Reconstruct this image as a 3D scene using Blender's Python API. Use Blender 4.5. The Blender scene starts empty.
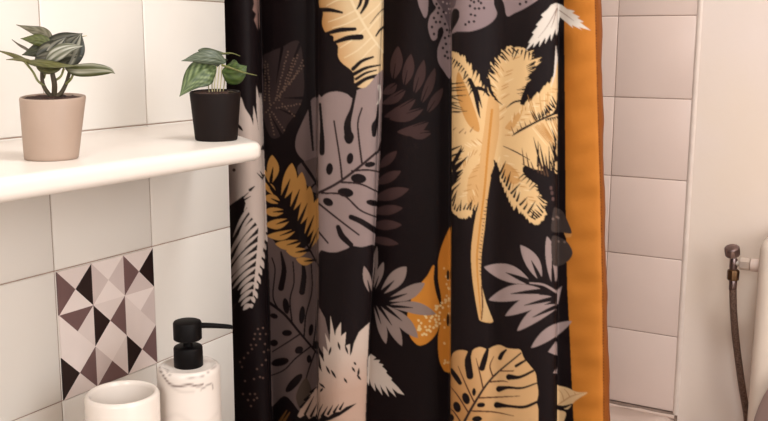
import bpy, bmesh, math, random
import numpy as np
from mathutils import Vector, Matrix

random.seed(4)
scn = bpy.context.scene
COL = scn.collection

# ------------------------------------------------------------------ camera
F = 941.2
PITCH, YAW, ROLL = math.radians(10.013), math.radians(30.225), math.radians(0.231)
CZ = 1.12                                   # eye height above the floor
FW = np.array([-math.sin(YAW) * math.cos(PITCH), math.cos(YAW) * math.cos(PITCH), -math.sin(PITCH)])
RT0 = np.array([math.cos(YAW), math.sin(YAW), 0.0])
UP0 = np.cross(RT0, FW)
RT = RT0 * math.cos(ROLL) + UP0 * math.sin(ROLL)
UP = np.cross(RT, FW)
EYE = np.array([0, 0, CZ])


def ray(px, py):
    return FW + RT * (px - 384) / F - UP * (py - 210.5) / F


def at_y(px, py, y):
    d = ray(px, py)
    return Vector(EYE + d * (y / d[1]))


def at_x(px, py, x):
    d = ray(px, py)
    return Vector(EYE + d * (x / d[0]))


def at_t(px, py, t):
    return Vector(EYE + ray(px, py) * t)


def pix(P):
    P = np.asarray(P) - EYE
    d = P @ FW
    return 384 + F * (P @ RT) / d, 210.5 - F * (P @ UP) / d


cd = bpy.data.cameras.new('camera')
cam = bpy.data.objects.new('camera', cd)
COL.objects.link(cam)
cd.sensor_width = 36
cd.sensor_fit = 'HORIZONTAL'
cd.lens = F / 768 * 36
cd.clip_start = 0.02
cam.matrix_world = Matrix(((RT[0], UP[0], -FW[0], 0), (RT[1], UP[1], -FW[1], 0),
                           (RT[2], UP[2], -FW[2], CZ), (0, 0, 0, 1)))
scn.camera = cam
scn.view_settings.view_transform = 'Standard'
scn.view_settings.look = 'None'
scn.view_settings.gamma = 1
scn.view_settings.exposure = -0.17
scn.view_settings.use_curve_mapping = False


# ------------------------------------------------------------------ materials
DYE = 0.70           # the dye's strength against the colours noted below


def lin(c):
    out = []
    for v in c:
        v = v / 255.0
        out.append(v / 12.92 if v <= 0.04045 else ((v + 0.055) / 1.055) ** 2.4)
    return out


def rgba(c):
    return (*lin(c), 1.0)


def mat(name, c, rough=0.5, metal=0.0, noise=None, scale=20, bump=0.0, bscale=60, attr=None, coat=0.0, spec=0.5):
    m = bpy.data.materials.new(name)
    m.use_nodes = True
    nt = m.node_tree
    b = nt.nodes['Principled BSDF']
    b.inputs['Roughness'].default_value = rough
    b.inputs['Metallic'].default_value = metal
    b.inputs['Coat Weight'].default_value = coat
    b.inputs['Specular IOR Level'].default_value = spec
    b.inputs['Base Color'].default_value = rgba(c)
    tc = nt.nodes.new('ShaderNodeTexCoord')
    if attr:
        a = nt.nodes.new('ShaderNodeAttribute')
        a.attribute_name = attr
        nt.links.new(a.outputs['Color'], b.inputs['Base Color'])
    elif noise:
        n = nt.nodes.new('ShaderNodeTexNoise')
        n.inputs['Scale'].default_value = scale
        n.inputs['Detail'].default_value = 5
        nt.links.new(tc.outputs['Object'], n.inputs['Vector'])
        r = nt.nodes.new('ShaderNodeValToRGB')
        r.color_ramp.elements[0].position = 0.35
        r.color_ramp.elements[1].position = 0.65
        r.color_ramp.elements[0].color = rgba(c)
        r.color_ramp.elements[1].color = rgba(noise)
        nt.links.new(n.outputs['Fac'], r.inputs['Fac'])
        nt.links.new(r.outputs['Color'], b.inputs['Base Color'])
    if bump:
        n2 = nt.nodes.new('ShaderNodeTexNoise')
        n2.inputs['Scale'].default_value = bscale
        n2.inputs['Detail'].default_value = 3
        nt.links.new(tc.outputs['Object'], n2.inputs['Vector'])
        bp = nt.nodes.new('ShaderNodeBump')
        bp.inputs['Strength'].default_value = bump
        bp.inputs['Distance'].default_value = 0.004
        nt.links.new(n2.outputs['Fac'], bp.inputs['Height'])
        nt.links.new(bp.outputs['Normal'], b.inputs['Normal'])
    return m


M = {
    'tile': mat('glazed_tile', (219, 213, 205), 0.28, noise=(224, 218, 210), scale=6, bump=0.08, bscale=14),
    'tile_back': mat('glazed_shower_tile', (223, 201, 190), 0.32, noise=(227, 205, 194), scale=6, bump=0.08, bscale=14),
    'grout': mat('grout', (172, 148, 134), 0.9, noise=(152, 128, 114), scale=60),
    'plaster': mat('painted_wall', (238, 222, 213), 0.5, noise=(237, 219, 203), scale=3.2, bump=0.12, bscale=40),
    'bead': mat('sealant', (236, 220, 208), 0.4, noise=(228, 210, 198), scale=30),
    'ceiling': mat('ceiling_paint', (232, 224, 214), 0.8, noise=(228, 220, 210), scale=8),
    'floor': mat('floor_tile', (176, 158, 142), 0.4, noise=(160, 142, 128), scale=9),
    'shelf': mat('white_lacquer', (225, 215, 206), 0.32, noise=(228, 218, 209), scale=5),
    'ceramic': mat('white_ceramic', (222, 211, 201), 0.25, noise=(220, 208, 198), scale=8),
    'cistern': mat('cistern_ceramic', (240, 224, 208), 0.22, noise=(236, 218, 202), scale=6),
    'lid_grey': mat('mauve_grey_plastic', (140, 116, 108), 0.45, noise=(134, 110, 103), scale=8),
    'tub': mat('bath_enamel', (222, 200, 188), 0.3, noise=(215, 192, 178), scale=12),
    'beige_pot': mat('beige_pot', (164, 142, 126), 0.55, noise=(158, 136, 120), scale=18, bump=0.1, bscale=50),
    'black_pot': mat('black_pot', (24, 15, 13), 0.65, noise=(21, 13, 11), scale=20, spec=.12),
    'soil': mat('soil', (74, 48, 36), 0.95, noise=(42, 26, 20), scale=160, bump=0.9, bscale=260),
    'bark': mat('dark_stem', (48, 38, 24), 0.7, noise=(62, 52, 30), scale=90),
    'green_stem': mat('olive_stem', (112, 112, 60), 0.6, noise=(90, 92, 48), scale=90),
    'pale_stem': mat('pale_stem', (188, 178, 140), 0.6, noise=(150, 142, 100), scale=90),
    'black': mat('matt_black_plastic', (10, 7, 7), 0.5, noise=(12, 9, 9), scale=20, spec=.1),
    'chrome': mat('chrome', (226, 214, 204), 0.28, 0.6, noise=(214, 202, 192), scale=30),
    'aged_chrome': mat('aged_chrome', (158, 140, 138), 0.36, 1.0, noise=(112, 94, 92), scale=60),
    'brass': mat('dull_brass', (120, 92, 66), 0.42, 1.0, noise=(92, 68, 50), scale=80),
    'braid': mat('braided_steel', (138, 112, 98), 0.5, 0.65, noise=(84, 62, 52), scale=420, bump=0.8, bscale=520),
    'plastic': mat('white_plastic', (236, 214, 202), 0.4, noise=(230, 208, 196), scale=20),
    'metal': mat('steel', (190, 182, 176), 0.25, 1.0, noise=(180, 172, 166), scale=20),
    'cloth': mat('printed_polyester', (30, 16, 17), 0.62, attr='print', bump=0.06, bscale=240, spec=0.12),
    'leaf': mat('variegated_leaf', (60, 80, 30), 0.42, attr='print', spec=0.4),
    'marble': mat('veined_marble', (230, 215, 202), 0.35, attr='print'),
    'tri_light': mat('decor_glaze_light_grey', (221, 207, 201), 0.35, noise=(217, 203, 197), scale=30),
    'tri_pale': mat('decor_glaze_pale', (231, 218, 212), 0.35, noise=(227, 214, 208), scale=30),
    'tri_grey': mat('decor_glaze_grey', (206, 190, 185), 0.35, noise=(202, 186, 181), scale=30),
    'tri_mauve': mat('decor_glaze_mauve', (110, 84, 83), 0.35, noise=(105, 80, 79), scale=30),
    'tri_black': mat('decor_glaze_black', (30, 16, 18), 0.35, noise=(27, 14, 16), scale=30),
}
em = bpy.data.materials.new('lamp_glow')
em.use_nodes = True
em.node_tree.nodes['Principled BSDF'].inputs['Emission Color'].default_value = (1, .98, .96, 1)
em.node_tree.nodes['Principled BSDF'].inputs['Emission Strength'].default_value = 4


# ------------------------------------------------------------------ object helpers
def link(name, me, m=None, parent=None, smooth=None):
    o = bpy.data.objects.new(name, me)
    COL.objects.link(o)
    if m is not None:
        for k in (m if isinstance(m, (list, tuple)) else [m]):
            me.materials.append(k)
    if parent:
        o.parent = parent
        o.matrix_parent_inverse = Matrix.Translation(-parent.location)
    if smooth is not None:
        for f in me.polygons:
            f.use_smooth = True
        if smooth < 180:
            me.set_sharp_from_angle(angle=math.radians(smooth))
    return o


def obj(name, bm, m, parent=None, smooth=40):
    me = bpy.data.meshes.new(name)
    bmesh.ops.recalc_face_normals(bm, faces=bm.faces)
    bm.to_mesh(me)
    bm.free()
    return link(name, me, m, parent, smooth)


def tag(o, label, cat, group=None):
    o['label'] = label
    o['category'] = cat
    if group:
        o['group'] = group
    return o


def thing(name, loc, label, cat, group=None):
    o = bpy.data.objects.new(name, None)
    o.empty_display_size = 0.02
    COL.objects.link(o)
    o.location = loc
    return tag(o, label, cat, group)


def struct(o):
    o['kind'] = 'structure'
    return o


def box_bm(x0, x1, y0, y1, z0, z1, bevel=0, seg=3, bm=None):
    bm = bm or bmesh.new()
    vs = [bm.verts.new((x, y, z)) for x in (x0, x1) for y in (y0, y1) for z in (z0, z1)]
    fs = [(0, 1, 3, 2), (4, 6, 7, 5), (0, 4, 5, 1), (2, 3, 7, 6), (0, 2, 6, 4), (1, 5, 7, 3)]
    fl = [bm.faces.new([vs[i] for i in f]) for f in fs]
    if bevel:
        bmesh.ops.recalc_face_normals(bm, faces=fl)
        es = list({e for f in fl for e in f.edges})
        bmesh.ops.bevel(bm, geom=es, offset=bevel, segments=seg, profile=0.5, affect='EDGES')
    return bm


def lathe_bm(prof, seg=64, origin=(0, 0, 0), bm=None, axis=None, cap=True):
    """prof: list of (r, h); revolved about local z, moved to origin (axis = direction of h)."""
    bm = bm or bmesh.new()
    q = Vector((0, 0, 1)).rotation_difference(Vector(axis).normalized()) if axis is not None else None
    rings = []
    for r, h in prof:
        ring = []
        for k in range(seg):
            a = 2 * math.pi * k / seg
            v = Vector((r * math.cos(a), r * math.sin(a), h))
            if q:
                v = q @ v
            ring.append(bm.verts.new(v + Vector(origin)))
        rings.append(ring)
    for a, b in zip(rings, rings[1:]):
        for k in range(seg):
            bm.faces.new((a[k], a[(k + 1) % seg], b[(k + 1) % seg], b[k]))
    if cap:
        if prof[0][0] > 1e-6:
            bm.faces.new(list(reversed(rings[0])))
        if prof[-1][0] > 1e-6:
            bm.faces.new(rings[-1])
    return bm


def spline(pts, n):
    """Catmull-Rom through pts (tuples of any length)."""
    P = [np.array(p, float) for p in pts]
    P = [2 * P[0] - P[1]] + P + [2 * P[-1] - P[-2]]
    out = []
    m = len(P) - 3
    for k in range(n):
        u = k / (n - 1) * m
        i = min(int(u), m - 1)
        t = u - i
        a, b, c, d = P[i:i + 4]
        out.append(0.5 * ((2 * b) + (c - a) * t + (2 * a - 5 * b + 4 * c - d) * t ** 2 + (-a + 3 * b - 3 * c + d) * t ** 3))
    return out


def tube_bm(pts, radii, n=24, seg=12, bm=None):
    bm = bm or bmesh.new()
    if not isinstance(radii, (list, tuple)):
        radii = [radii] * len(pts)
    S = spline([(*p, r) for p, r in zip(pts, radii)], n)
    prev = None
    rings = []
    for k, s in enumerate(S):
        a = S[max(k - 1, 0)]
        b = S[min(k + 1, n - 1)]
        t = Vector(b[:3] - a[:3]).normalized()
        if prev is None:
            u = t.orthogonal().normalized()
        else:
            u = (prev - t * prev.dot(t)).normalized()
        prev = u
        w = t.cross(u)
        c = Vector(s[:3])
        r = max(s[3], 1e-5)
        rings.append([bm.verts.new(c + (u * math.cos(2 * math.pi * j / seg) + w * math.sin(2 * math.pi * j / seg)) * r)
                      for j in range(seg)])
    for a, b in zip(rings, rings[1:]):
        for k in range(seg):
            bm.faces.new((a[k], a[(k + 1) % seg], b[(k + 1) % seg], b[k]))
    bm.faces.new(list(reversed(rings[0])))
    bm.faces.new(rings[-1])
    return bm


def paint(me, cols):
    a = me.color_attributes.new('print', 'FLOAT_COLOR', 'POINT')
    c = np.ones((len(cols), 4), np.float32)
    c[:, :3] = cols
    a.data.foreach_set('color', c.ravel())


# ------------------------------------------------------------------ the room
XL = -0.8166           # face of the left wall
YE = 0.986             # where the left wall ends and the shower opens
YB = 1.768             # face of the shower's back wall
XA = -1.26             # left side of the shower
XR, YF = 0.85, -1.30   # right wall, wall behind the camera
ZT = 2.42
XE = -0.376            # right end of the shower tiling
ROW = CZ + 0.0535      # a horizontal joint; joints repeat every 15 cm
VJ = 0.686             # a vertical joint of the left wall


def tiled_wall(name, origin, u, v, n, us, vs, tile, gap=0.0014, lift=0.0035, thick=0.06, skip=()):
    """One mesh: a backing slab of grout carrying pillow edged tiles. us/vs = joint positions."""
    bm = bmesh.new()
    origin, u, v, n = Vector(origin), Vector(u), Vector(v), Vector(n)

    def P(a, b, c):
        return bm.verts.new(origin + u * a + v * b + n * c)
    c0, c1 = -thick, -lift * 0.55
    q = [P(a, b, c) for c in (c0, c1) for a, b in ((us[0], vs[0]), (us[-1], vs[0]), (us[-1], vs[-1]), (us[0], vs[-1]))]
    for f in ((3, 2, 1, 0), (4, 5, 6, 7), (0, 1, 5, 4), (1, 2, 6, 5), (2, 3, 7, 6), (3, 0, 4, 7)):
        bm.faces.new([q[i] for i in f]).material_index = 1
    g = gap / 2
    for i in range(len(us) - 1):
        for j in range(len(vs) - 1):
            if (i, j) in skip:
                continue
            rings = []
            for ins, hgt in ((g, c1 - .001), (g, -0.0012), (g + .0006, -0.0005), (g + .0018, 0.0)):
                a0, a1, b0, b1 = us[i] + ins, us[i + 1] - ins, vs[j] + ins, vs[j + 1] - ins
                rings.append([P(a0, b0, hgt), P(a1, b0, hgt), P(a1, b1, hgt), P(a0, b1, hgt)])
            for A, B in zip(rings, rings[1:]):
                for k in range(4):
                    bm.faces.new((A[k], A[(k + 1) % 4], B[(k + 1) % 4], B[k]))
            bm.faces.new(rings[-1])
    return struct(obj(name, bm, [tile, M['grout']], smooth=50))


def joints(lo, hi, ref, step=0.15):
    k0 = math.ceil((lo - ref) / step - 1e-6)
    out = [lo] if ref + k0 * step > lo + 0.004 else []
    while ref + k0 * step < hi - 0.004:
        out.append(ref + k0 * step)
        k0 += 1
    return out + [hi]


zj = joints(0.0, ZT, ROW)
yj = joints(YF, YE, VJ)
tiled_wall('wall_left', (XL, 0, 0), (0, 1, 0), (0, 0, 1), (1, 0, 0), yj, zj, M['tile'])
xj = joints(XA, XE, XE)
zjb = joints(CZ - 0.697, ZT, ROW)
tiled_wall('wall_back', (0, YB, 0), (1, 0, 0), (0, 0, 1), (0, -1, 0), xj, zjb, M['tile_back'])
tiled_wall('wall_shower_side', (XA, 0, 0), (0, 1, 0), (0, 0, 1), (1, 0, 0), joints(YE, YB, YB), zjb, M['tile_back'])
tiled_wall('wall_shower_return', (0, YE, 0), (1, 0, 0), (0, 0, 1), (0, 1, 0), [XA, XL - 0.062], [0, ZT], M['tile'], thick=0.05)
struct(obj('wall_back_right', box_bm(XE + .002, XR, YB - .0025, YB + .06, 0, ZT), M['plaster']))
struct(obj('trim_1', tube_bm([(XE - .001, YB + .0028, CZ - .70), (XE - .0014, YB + .003, CZ), (XE - .001, YB + .0028, ZT)],
                             [.0072, .0070, .0072], 30, 14), M['bead']))
struct(obj('wall_right', box_bm(XR, XR + .06, YF, YB, 0, ZT), M['plaster']))
struct(obj('wall_front', box_bm(XL - .06, XR + .06, YF - .06, YF, 0, ZT), M['plaster']))
struct(obj('ceiling', box_bm(XA - .06, XR + .06, YF - .06, YB + .06, ZT, ZT + .06), M['ceiling']))
struct(obj('floor', box_bm(XA - .06, XR + .06, YF - .06, YB + .06, -.06, 0), M['floor']))

# ------------------------------------------------------------------ bath tub behind the curtain
TZ = CZ - 0.7035
struct(obj('wall_back_base', box_bm(XA - .06, XE + .05, YB + .002, YB + .06, 0, CZ - .6985), M['grout']))
bt = thing('bathtub', (-.82, 1.45, 0), 'pale bathtub edge at the foot of the shower tiles, beside the orange curtain hem', 'bathtub')
bm = bmesh.new()
x0, x1, y0, y1 = XA + .002, XE - .002, 1.15, YB - .0005
o_ = [(x0, y0), (x1, y0), (x1, y1), (x0, y1)]
i_ = [(x0 + .07, y0 + .07), (x1 - .08, y0 + .07), (x1 - .08, y1 - .10), (x0 + .07, y1 - .10)]
rings = []
for pts, z in ((o_, .0), (o_, TZ), (i_, TZ), ([(a * .94 + -.82 * .06, b * .94 + 1.45 * .06) for a, b in i_], TZ - .34)):
    rings.append([bm.verts.new((a, b, z)) for a, b in pts])
for A, B in zip(rings, rings[1:]):
    for k in range(4):
        bm.faces.new((A[k], A[(k + 1) % 4], B[(k + 1) % 4], B[k]))
bm.faces.new(rings[-1])
bmesh.ops.recalc_face_normals(bm, faces=bm.faces)
bmesh.ops.bevel(bm, geom=[e for e in bm.edges if all(v.co.z > .02 for v in e.verts) and e.calc_length() < 2], offset=.012, segments=4, profile=.5, affect='EDGES')
obj('tub_shell', bm, M['tub'], bt)
# old uneven sealant lying along the rim
rs = random.Random(3)
bm = bmesh.new()
pts = [(x0 + .02 + k * (x1 - x0 - .02) / 26, YB - .006 - rs.random() * .004, TZ - .0005 + rs.random() * .002) for k in range(27)]
tube_bm(pts, [.0018 + rs.random() * .0026 for _ in pts], 120, 8, bm)
obj('sealant_bead', bm, M['tub'], bt)

# ------------------------------------------------------------------ shelf
ZS = CZ - 0.0985
XF = -0.591
sh_out = [(XL + .0005, .10), (XF, .10), (XF, .752)]
for k in range(7):                                 # rounded front corner
    a = math.radians(90 * k / 6 * .62)
    sh_out.append((XF - .022 + .022 * math.cos(a), .756 + .022 * math.sin(a)))
sh_out += [(-.667, .822), (-.745, .880), (XL + .0005, .925)]
bm = bmesh.new()
TH = .0195
top = [bm.verts.new((x, y, ZS)) for x, y in sh_out]
bot = [bm.verts.new((x, y, ZS - TH)) for x, y in sh_out]
bm.faces.new(top)
bm.faces.new(list(reversed(bot)))
n = len(top)
for k in range(n):
    bm.faces.new((top[k], bot[k], bot[(k + 1) % n], top[(k + 1) % n]))
bmesh.ops.recalc_face_normals(bm, faces=bm.faces)
es = [e for e in bm.edges if abs(e.verts[0].co.z - e.verts[1].co.z) < 1e-6 and max(v.co.x for v in e.verts) > XL + .002]
bmesh.ops.bevel(bm, geom=es, offset=.0075, segments=5, profile=.5, affect='EDGES')
shelf = tag(obj('wall_shelf', bm, M['shelf'], smooth=45), 'thick white shelf with rounded edges on the tiled wall', 'shelf')

# ------------------------------------------------------------------ patterned tile
L, Pp, G, V, B = 0, 1, 2, 3, 4
# (top, right, bottom, left) of each square, row by row
TRI = [[(L, B, Pp, V), (Pp, G, Pp, G), (L, B, G, V)],
       [(V, L, Pp, Pp), (L, V, Pp, B), (Pp, G, L, L)],
       [(Pp, V, L, B), (Pp, L, V, G), (L, V, L, B)]]
bm = bmesh.new()
dt, de = .15 - .0024, .0012
xa = XL + .0012
yy = [VJ + .0012 + dt * k / 3 for k in range(4)]
zz = [ROW - .30 - .0012 - dt * k / 3 for k in range(4)]
for r in range(3):
    for c in range(3):
        a, b, d, e = [(xa, yy[c], zz[r]), (xa, yy[c + 1], zz[r]), (xa, yy[c + 1], zz[r + 1]), (xa, yy[c], zz[r + 1])]
        m_ = (xa, (yy[c] + yy[c + 1]) / 2, (zz[r] + zz[r + 1]) / 2)
        for tri, k in zip(((a, b, m_), (b, d, m_), (d, e, m_), (e, a, m_)), TRI[r][c]):
            bm.faces.new([bm.verts.new(p) for p in tri]).material_index = k
bmesh.ops.remove_doubles(bm, verts=bm.verts, dist=1e-5)
ret = bmesh.ops.extrude_face_region(bm, geom=[e for e in bm.edges if e.is_boundary])
for v in [g for g in ret['geom'] if isinstance(g, bmesh.types.BMVert)]:
    v.co.x = XL - .0008
dtile = obj('decorative_tile', bm, [M['tri_light'], M['tri_pale'], M['tri_grey'], M['tri_mauve'], M['tri_black']], smooth=20)
tag(dtile, 'square wall tile patterned with black, mauve and pale grey triangles below the shelf', 'tile')

# ------------------------------------------------------------------ wash basin (mostly below the frame)
ZB = CZ - 0.470
wb = thing('washbasin', (-.60, .55, 0), 'white washbasin ledge carrying the tumbler and the soap dispenser', 'washbasin')
bm = bmesh.new()
x0, x1, y0, y1 = XL + .001, -.36, .22, .80
o_ = [(x0, y0), (x1, y0), (x1, y1), (x0, y1)]
i_ = [(x0 + .225, y0 + .04), (x1 - .03, y0 + .04), (x1 - .03, y1 - .04), (x0 + .225, y1 - .04)]
ob_ = [(x0, y0 + .08), (x1 - .1, y0 + .08), (x1 - .1, y1 - .08), (x0, y1 - .08)]
rings = []
for pts, z in ((ob_, ZB - .20), (o_, ZB - .08), (o_, ZB), (i_, ZB), ([(a * .8 + -.45 * .2, b * .8 + .51 * .2) for a, b in i_], ZB - .13)):
    rings.append([bm.verts.new((a, b, z)) for a, b in pts])
for A, B_ in zip(rings, rings[1:]):
    for k in range(4):
        bm.faces.new((A[k], A[(k + 1) % 4], B_[(k + 1) % 4], B_[k]))
bm.faces.new(rings[-1])
bm.faces.new(list(reversed(rings[0])))
bmesh.ops.recalc_face_normals(bm, faces=bm.faces)
bmesh.ops.bevel(bm, geom=[e for e in bm.edges], offset=.012, segments=3, profile=.5, affect='EDGES')
obj('basin', bm, M['ceramic'], wb)
obj('pedestal', lathe_bm([(.13, 0), (.13, .03), (.09, .10), (.085, ZB - .30), (.11, ZB - .185)], 40, (-.66, .51, 0)), M['ceramic'], wb)

# ------------------------------------------------------------------ tumbler
tc_ = at_t(122.0, 391.8, .95)
R = .0369
H = tc_.z - ZB
tum = obj('tumbler', lathe_bm([(0, 0), (R - .004, 0), (R - .001, .002), (R - .0005, .006), (R, H - .004), (R - .0012, H - .0012), (R - .0026, H),
                               (R - .0042, H), (R - .0055, H - .0013), (R - .0062, H - .005), (R - .0075, .012), (R - .012, .008), (0, .008)],
                              96, (tc_.x, tc_.y, ZB), cap=False), M['ceramic'], smooth=60)
tag(tum, 'white ceramic bathroom tumbler, empty and open, left of the soap dispenser', 'tumbler')

# ------------------------------------------------------------------ soap dispenser
dc = at_t(188.6, 364.0, 1.0)
R = .0329
H = dc.z - ZB
sd = thing('soap_dispenser', (dc.x, dc.y, ZB), 'white veined soap dispenser with a matt black pump, below the shelf end', 'soap dispenser')
prof = [(0, 0), (R - .003, 0), (R - .0008, .0012), (R, .004)]
prof += [(R, .004 + (H - .0105) * k / 60) for k in range(1, 61)]
prof += [(R - .0004, H - .004), (R - .0014, H - .002), (R - .003, H - .0006), (R - .0045, H), (R - .0062, H - .0006), (R - .0075, H - .0012)]
prof += [(R - .0075 - (R - .021) * k / 8, H - .0012) for k in range(1, 9)]
SEG = 180
bm = lathe_bm(prof, SEG, (dc.x, dc.y, ZB), cap=False)
bottle = obj('bottle', bm, M['marble'], sd, smooth=60)
# veins drawn in the stone: (angle in degrees seen from above, distance from the base)
bv = np.array([v.co[:] for v in bottle.data.vertices])
dirc = math.degrees(math.atan2(-dc.y, -dc.x))          # side that faces into the room
ang = (np.degrees(np.arctan2(bv[:, 1] - dc.y, bv[:, 0] - dc.x)) - dirc + 180) % 360 - 180
rad = np.hypot(bv[:, 0] - dc.x, bv[:, 1] - dc.y)
hh = bv[:, 2] - ZB
arc = np.radians(ang) * R                                # metres around
sv = hh - np.minimum(rad - R, 0) * 1.0 * (hh > H - .004)     # unrolled height, goes on over the shoulder
vein = np.zeros(len(bv))
base_c = np.array(lin((217, 206, 197)))
cols = np.tile(base_c, (len(bv), 1))


def vein_line(pts, w, strength):
    global vein
    S = np.array(spline(pts, 60))
    for k in range(len(S) - 1):
        a, b = S[k], S[k + 1]
        d = b - a
        t = np.clip(((arc - a[0]) * d[0] + (sv - a[1]) * d[1]) / (d @ d + 1e-12), 0, 1)
        q = np.hypot(arc - a[0] - d[0] * t, sv - a[1] - d[1] * t)
        vein = np.maximum(vein, strength * np.clip(1.25 - q / w, 0, 1))


vein_line([(-.050, H + .002), (-.036, H - .001), (-.028, H - .006), (-.020, H - .0115), (-.010, H - .0125), (.0, H - .011), (.008, H - .0135), (.014, H - .013)], .0015, .9)
vein_line([(-.046, H + .006), (-.034, H + .007), (-.02, H - .0015), (-.004, H - .003), (.012, H - .0045), (.028, H + .0015), (.05, H + .004)], .0010, .58)
vein_line([(.012, H - .018), (.020, H - .015), (.026, H - .016), (.027, H - .021)], .0012, .62)
vein_line([(-.022, H - .012), (-.010, H - .018), (.004, H - .019)], .002, .18)
vein_line([(-.03, H - .05), (-.012, H - .044), (.01, H - .056), (.035, H - .05)], .003, .08)
cols = base_c * (1 - vein[:, None]) + np.array(lin((104, 82, 76))) * vein[:, None]
paint(bottle.data, cols)
ct = ZB + H - .0014
pc = 1.0 / F
r2 = 14.3 * pc * 1.0
obj('pump_collar', lathe_bm([(r2, 0), (r2 + .0002, .0004), (r2, .0195), (r2 - .0006, .021), (r2 - .0016, .0216), (.005, .0216)], 64, (dc.x, dc.y, ct), cap=True), M['black'], sd)
obj('pump_stem', lathe_bm([(.0052, 0), (.0048, .006), (.0048, .014)], 32, (dc.x, dc.y, ct + .020)), M['black'], sd)
hz = ct + .0288
r3 = r2 - .0003
head_ = obj('pump_head', lathe_bm([(.004, 0), (r3 - .0012, 0), (r3, .001), (r3, .0180), (r3 - .0008, .0196), (r3 - .0022, .0202), (0, .0202)], 64, (dc.x, dc.y, hz), cap=False), M['black'], sd)
nd = at_t(231.5, 329.5, 1.0) - at_t(190, 325.2, 1.0)
nz0 = at_t(190, 325.4, 1.0)
nz0 = Vector((dc.x, dc.y, hz + .0148))
tip = nz0 + Vector((RT[0], RT[1], 0)) * .0442
obj('nozzle', tube_bm([nz0, nz0.lerp(tip, .5) + Vector((0, 0, .0004)), tip + Vector((0, 0, -.0009)), tip + (tip - nz0).normalized() * .0012 + Vector((0, 0, -.0022))],
                      [.0033, .0029, .0024, .0021], 24, 14), M['black'], head_)


# ------------------------------------------------------------------ potted plants
def leaf(parent, pts, w, base, stripe, back=None, nst=5, cup=.25, amt=.8, tilt=(0, 0, 0), name='leaf', fan=.55, prof=.8, long=False):
    """pts: px,py,t points of the midrib (base to tip); w: half width in photo pixels (scaled by depth)."""
    P3 = [at_t(*p) for p in pts]
    NU, NV = 36, 15
    S = [Vector(s) for s in spline([tuple(p) for p in P3], NU)]
    t0 = sum(p[2] for p in pts) / len(pts)
    wm = w * t0 / F
    view = Vector(FW)
    vs, cs, uv = [], [], []
    bl, sl = np.array(lin(base)) * .40, np.array(lin(stripe)) * .62
    for i, s in enumerate(S):
        u = i / (NU - 1)
        d = (S[min(i + 1, NU - 1)] - S[max(i - 1, 0)]).normalized()
        side = d.cross(view).normalized()
        nrm = side.cross(d).normalized()
        side = (side + nrm * tilt[0] + d * 0).normalized()
        nrm = side.cross(d).normalized()
        if nrm.dot(view) > 0:
            nrm = -nrm
        hw = wm * (math.sin(math.pi * min(1, u ** prof)) ** (.75 if u ** prof < .5 else 1.15) if 0 < u < 1 else 0.0) + wm * .015
        for j in range(NV):
            q = j / (NV - 1) * 2 - 1
            p = s + side * (hw * q) + nrm * (-cup * hw * (abs(q) ** 1.6)) + nrm * (.06 * hw * math.cos(q * 11))
            vs.append(p)
            ph = (u - fan * abs(q) ** 1.3 * .5) * nst
            st = (0.5 + 0.5 * math.cos(2 * math.pi * ph)) ** 1.6 * (1 - abs(q) ** 6) * min(1, abs(q) * 5)
            if long:
                st = (0.5 + 0.5 * math.cos(2 * math.pi * (q * nst * (.55 + .45 * u) + .25))) ** 2.4 * (1 - abs(q) ** 8) * min(1, 4 * u) * (.75 + .25 * math.cos(u * 9 + q * 5))
            rib = max(0, 1 - abs(q) * 9) * .6
            edge = .25 * abs(q) ** 4
            k = min(1, amt * st + rib * .5)
            cs.append(bl * (1 - k) * (1 - edge) + sl * k)
    me = bpy.data.meshes.new(name)
    fs = [(i * NV + j, i * NV + j + 1, (i + 1) * NV + j + 1, (i + 1) * NV + j) for i in range(NU - 1) for j in range(NV - 1)]
    me.from_pydata(vs, [], fs)
    paint(me, np.array(cs))
    o = link(name, me, M['leaf'], parent, smooth=180)
    so = o.modifiers.new('thickness', 'SOLIDIFY')
    so.thickness = .0007
    so.offset = 0
    return o


def stem(parent, pts, r, m, name='stem', n=18):
    return obj(name, tube_bm([at_t(*p) for p in pts], [q for q in r] if isinstance(r, (list, tuple)) else r, n, 9), M[m], parent, smooth=60)


def plant_pot(parent, x, y, r0, r1, h, m, lean=0.0):
    w = .0021
    pot = obj('pot', lathe_bm([(0, 0), (r0 - .0015, 0), (r0 - .0004, .0008), (r0, .003), (r1, h - .0015), (r1 - .0004, h - .0004), (r1 - .0011, h), (r1 - w, h - .0006),
                         (r1 - w - .0006, h - .003), (r1 - w - .003, h - .014), (0, h - .015)], 96, (x, y, ZS), cap=False), M[m], parent, smooth=60)
    def tip_(c):
        return .062 * ((c.x - x) * -math.sin(YAW) + (c.y - y) * math.cos(YAW)) * (c.z - ZS) / h

    for v in pot.data.vertices:                  # the soft pot leans a little
        q = (1 - (v.co.z - ZS) / h) * lean
        v.co.x -= RT0[0] * q
        v.co.y -= RT0[1] * q
        v.co.z += tip_(v.co)
    bm = bmesh.new()
    rr = random.Random(8)
    R1 = r1 - w - .0008
    rings = []
    for k in range(9):
        ring = []
        for j in range(36):
            a = 2 * math.pi * j / 36
            q = R1 * k / 8
            ring.append(bm.verts.new((x + q * math.cos(a), y + q * math.sin(a), ZS + h - .0022 + (rr.random() - .3) * .003 * (1 if k < 8 else .2))))
        rings.append(ring)
    for A, B_ in zip(rings, rings[1:]):
        for j in range(36):
            bm.faces.new((A[j], A[(j + 1) % 36], B_[(j + 1) % 36], B_[j]))
    bmesh.ops.remove_doubles(bm, verts=bm.verts, dist=1e-5)
    for v in bm.verts:
        v.co.z += tip_(v.co)
    obj('soil', bm, M['soil'], parent, smooth=30)



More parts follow.
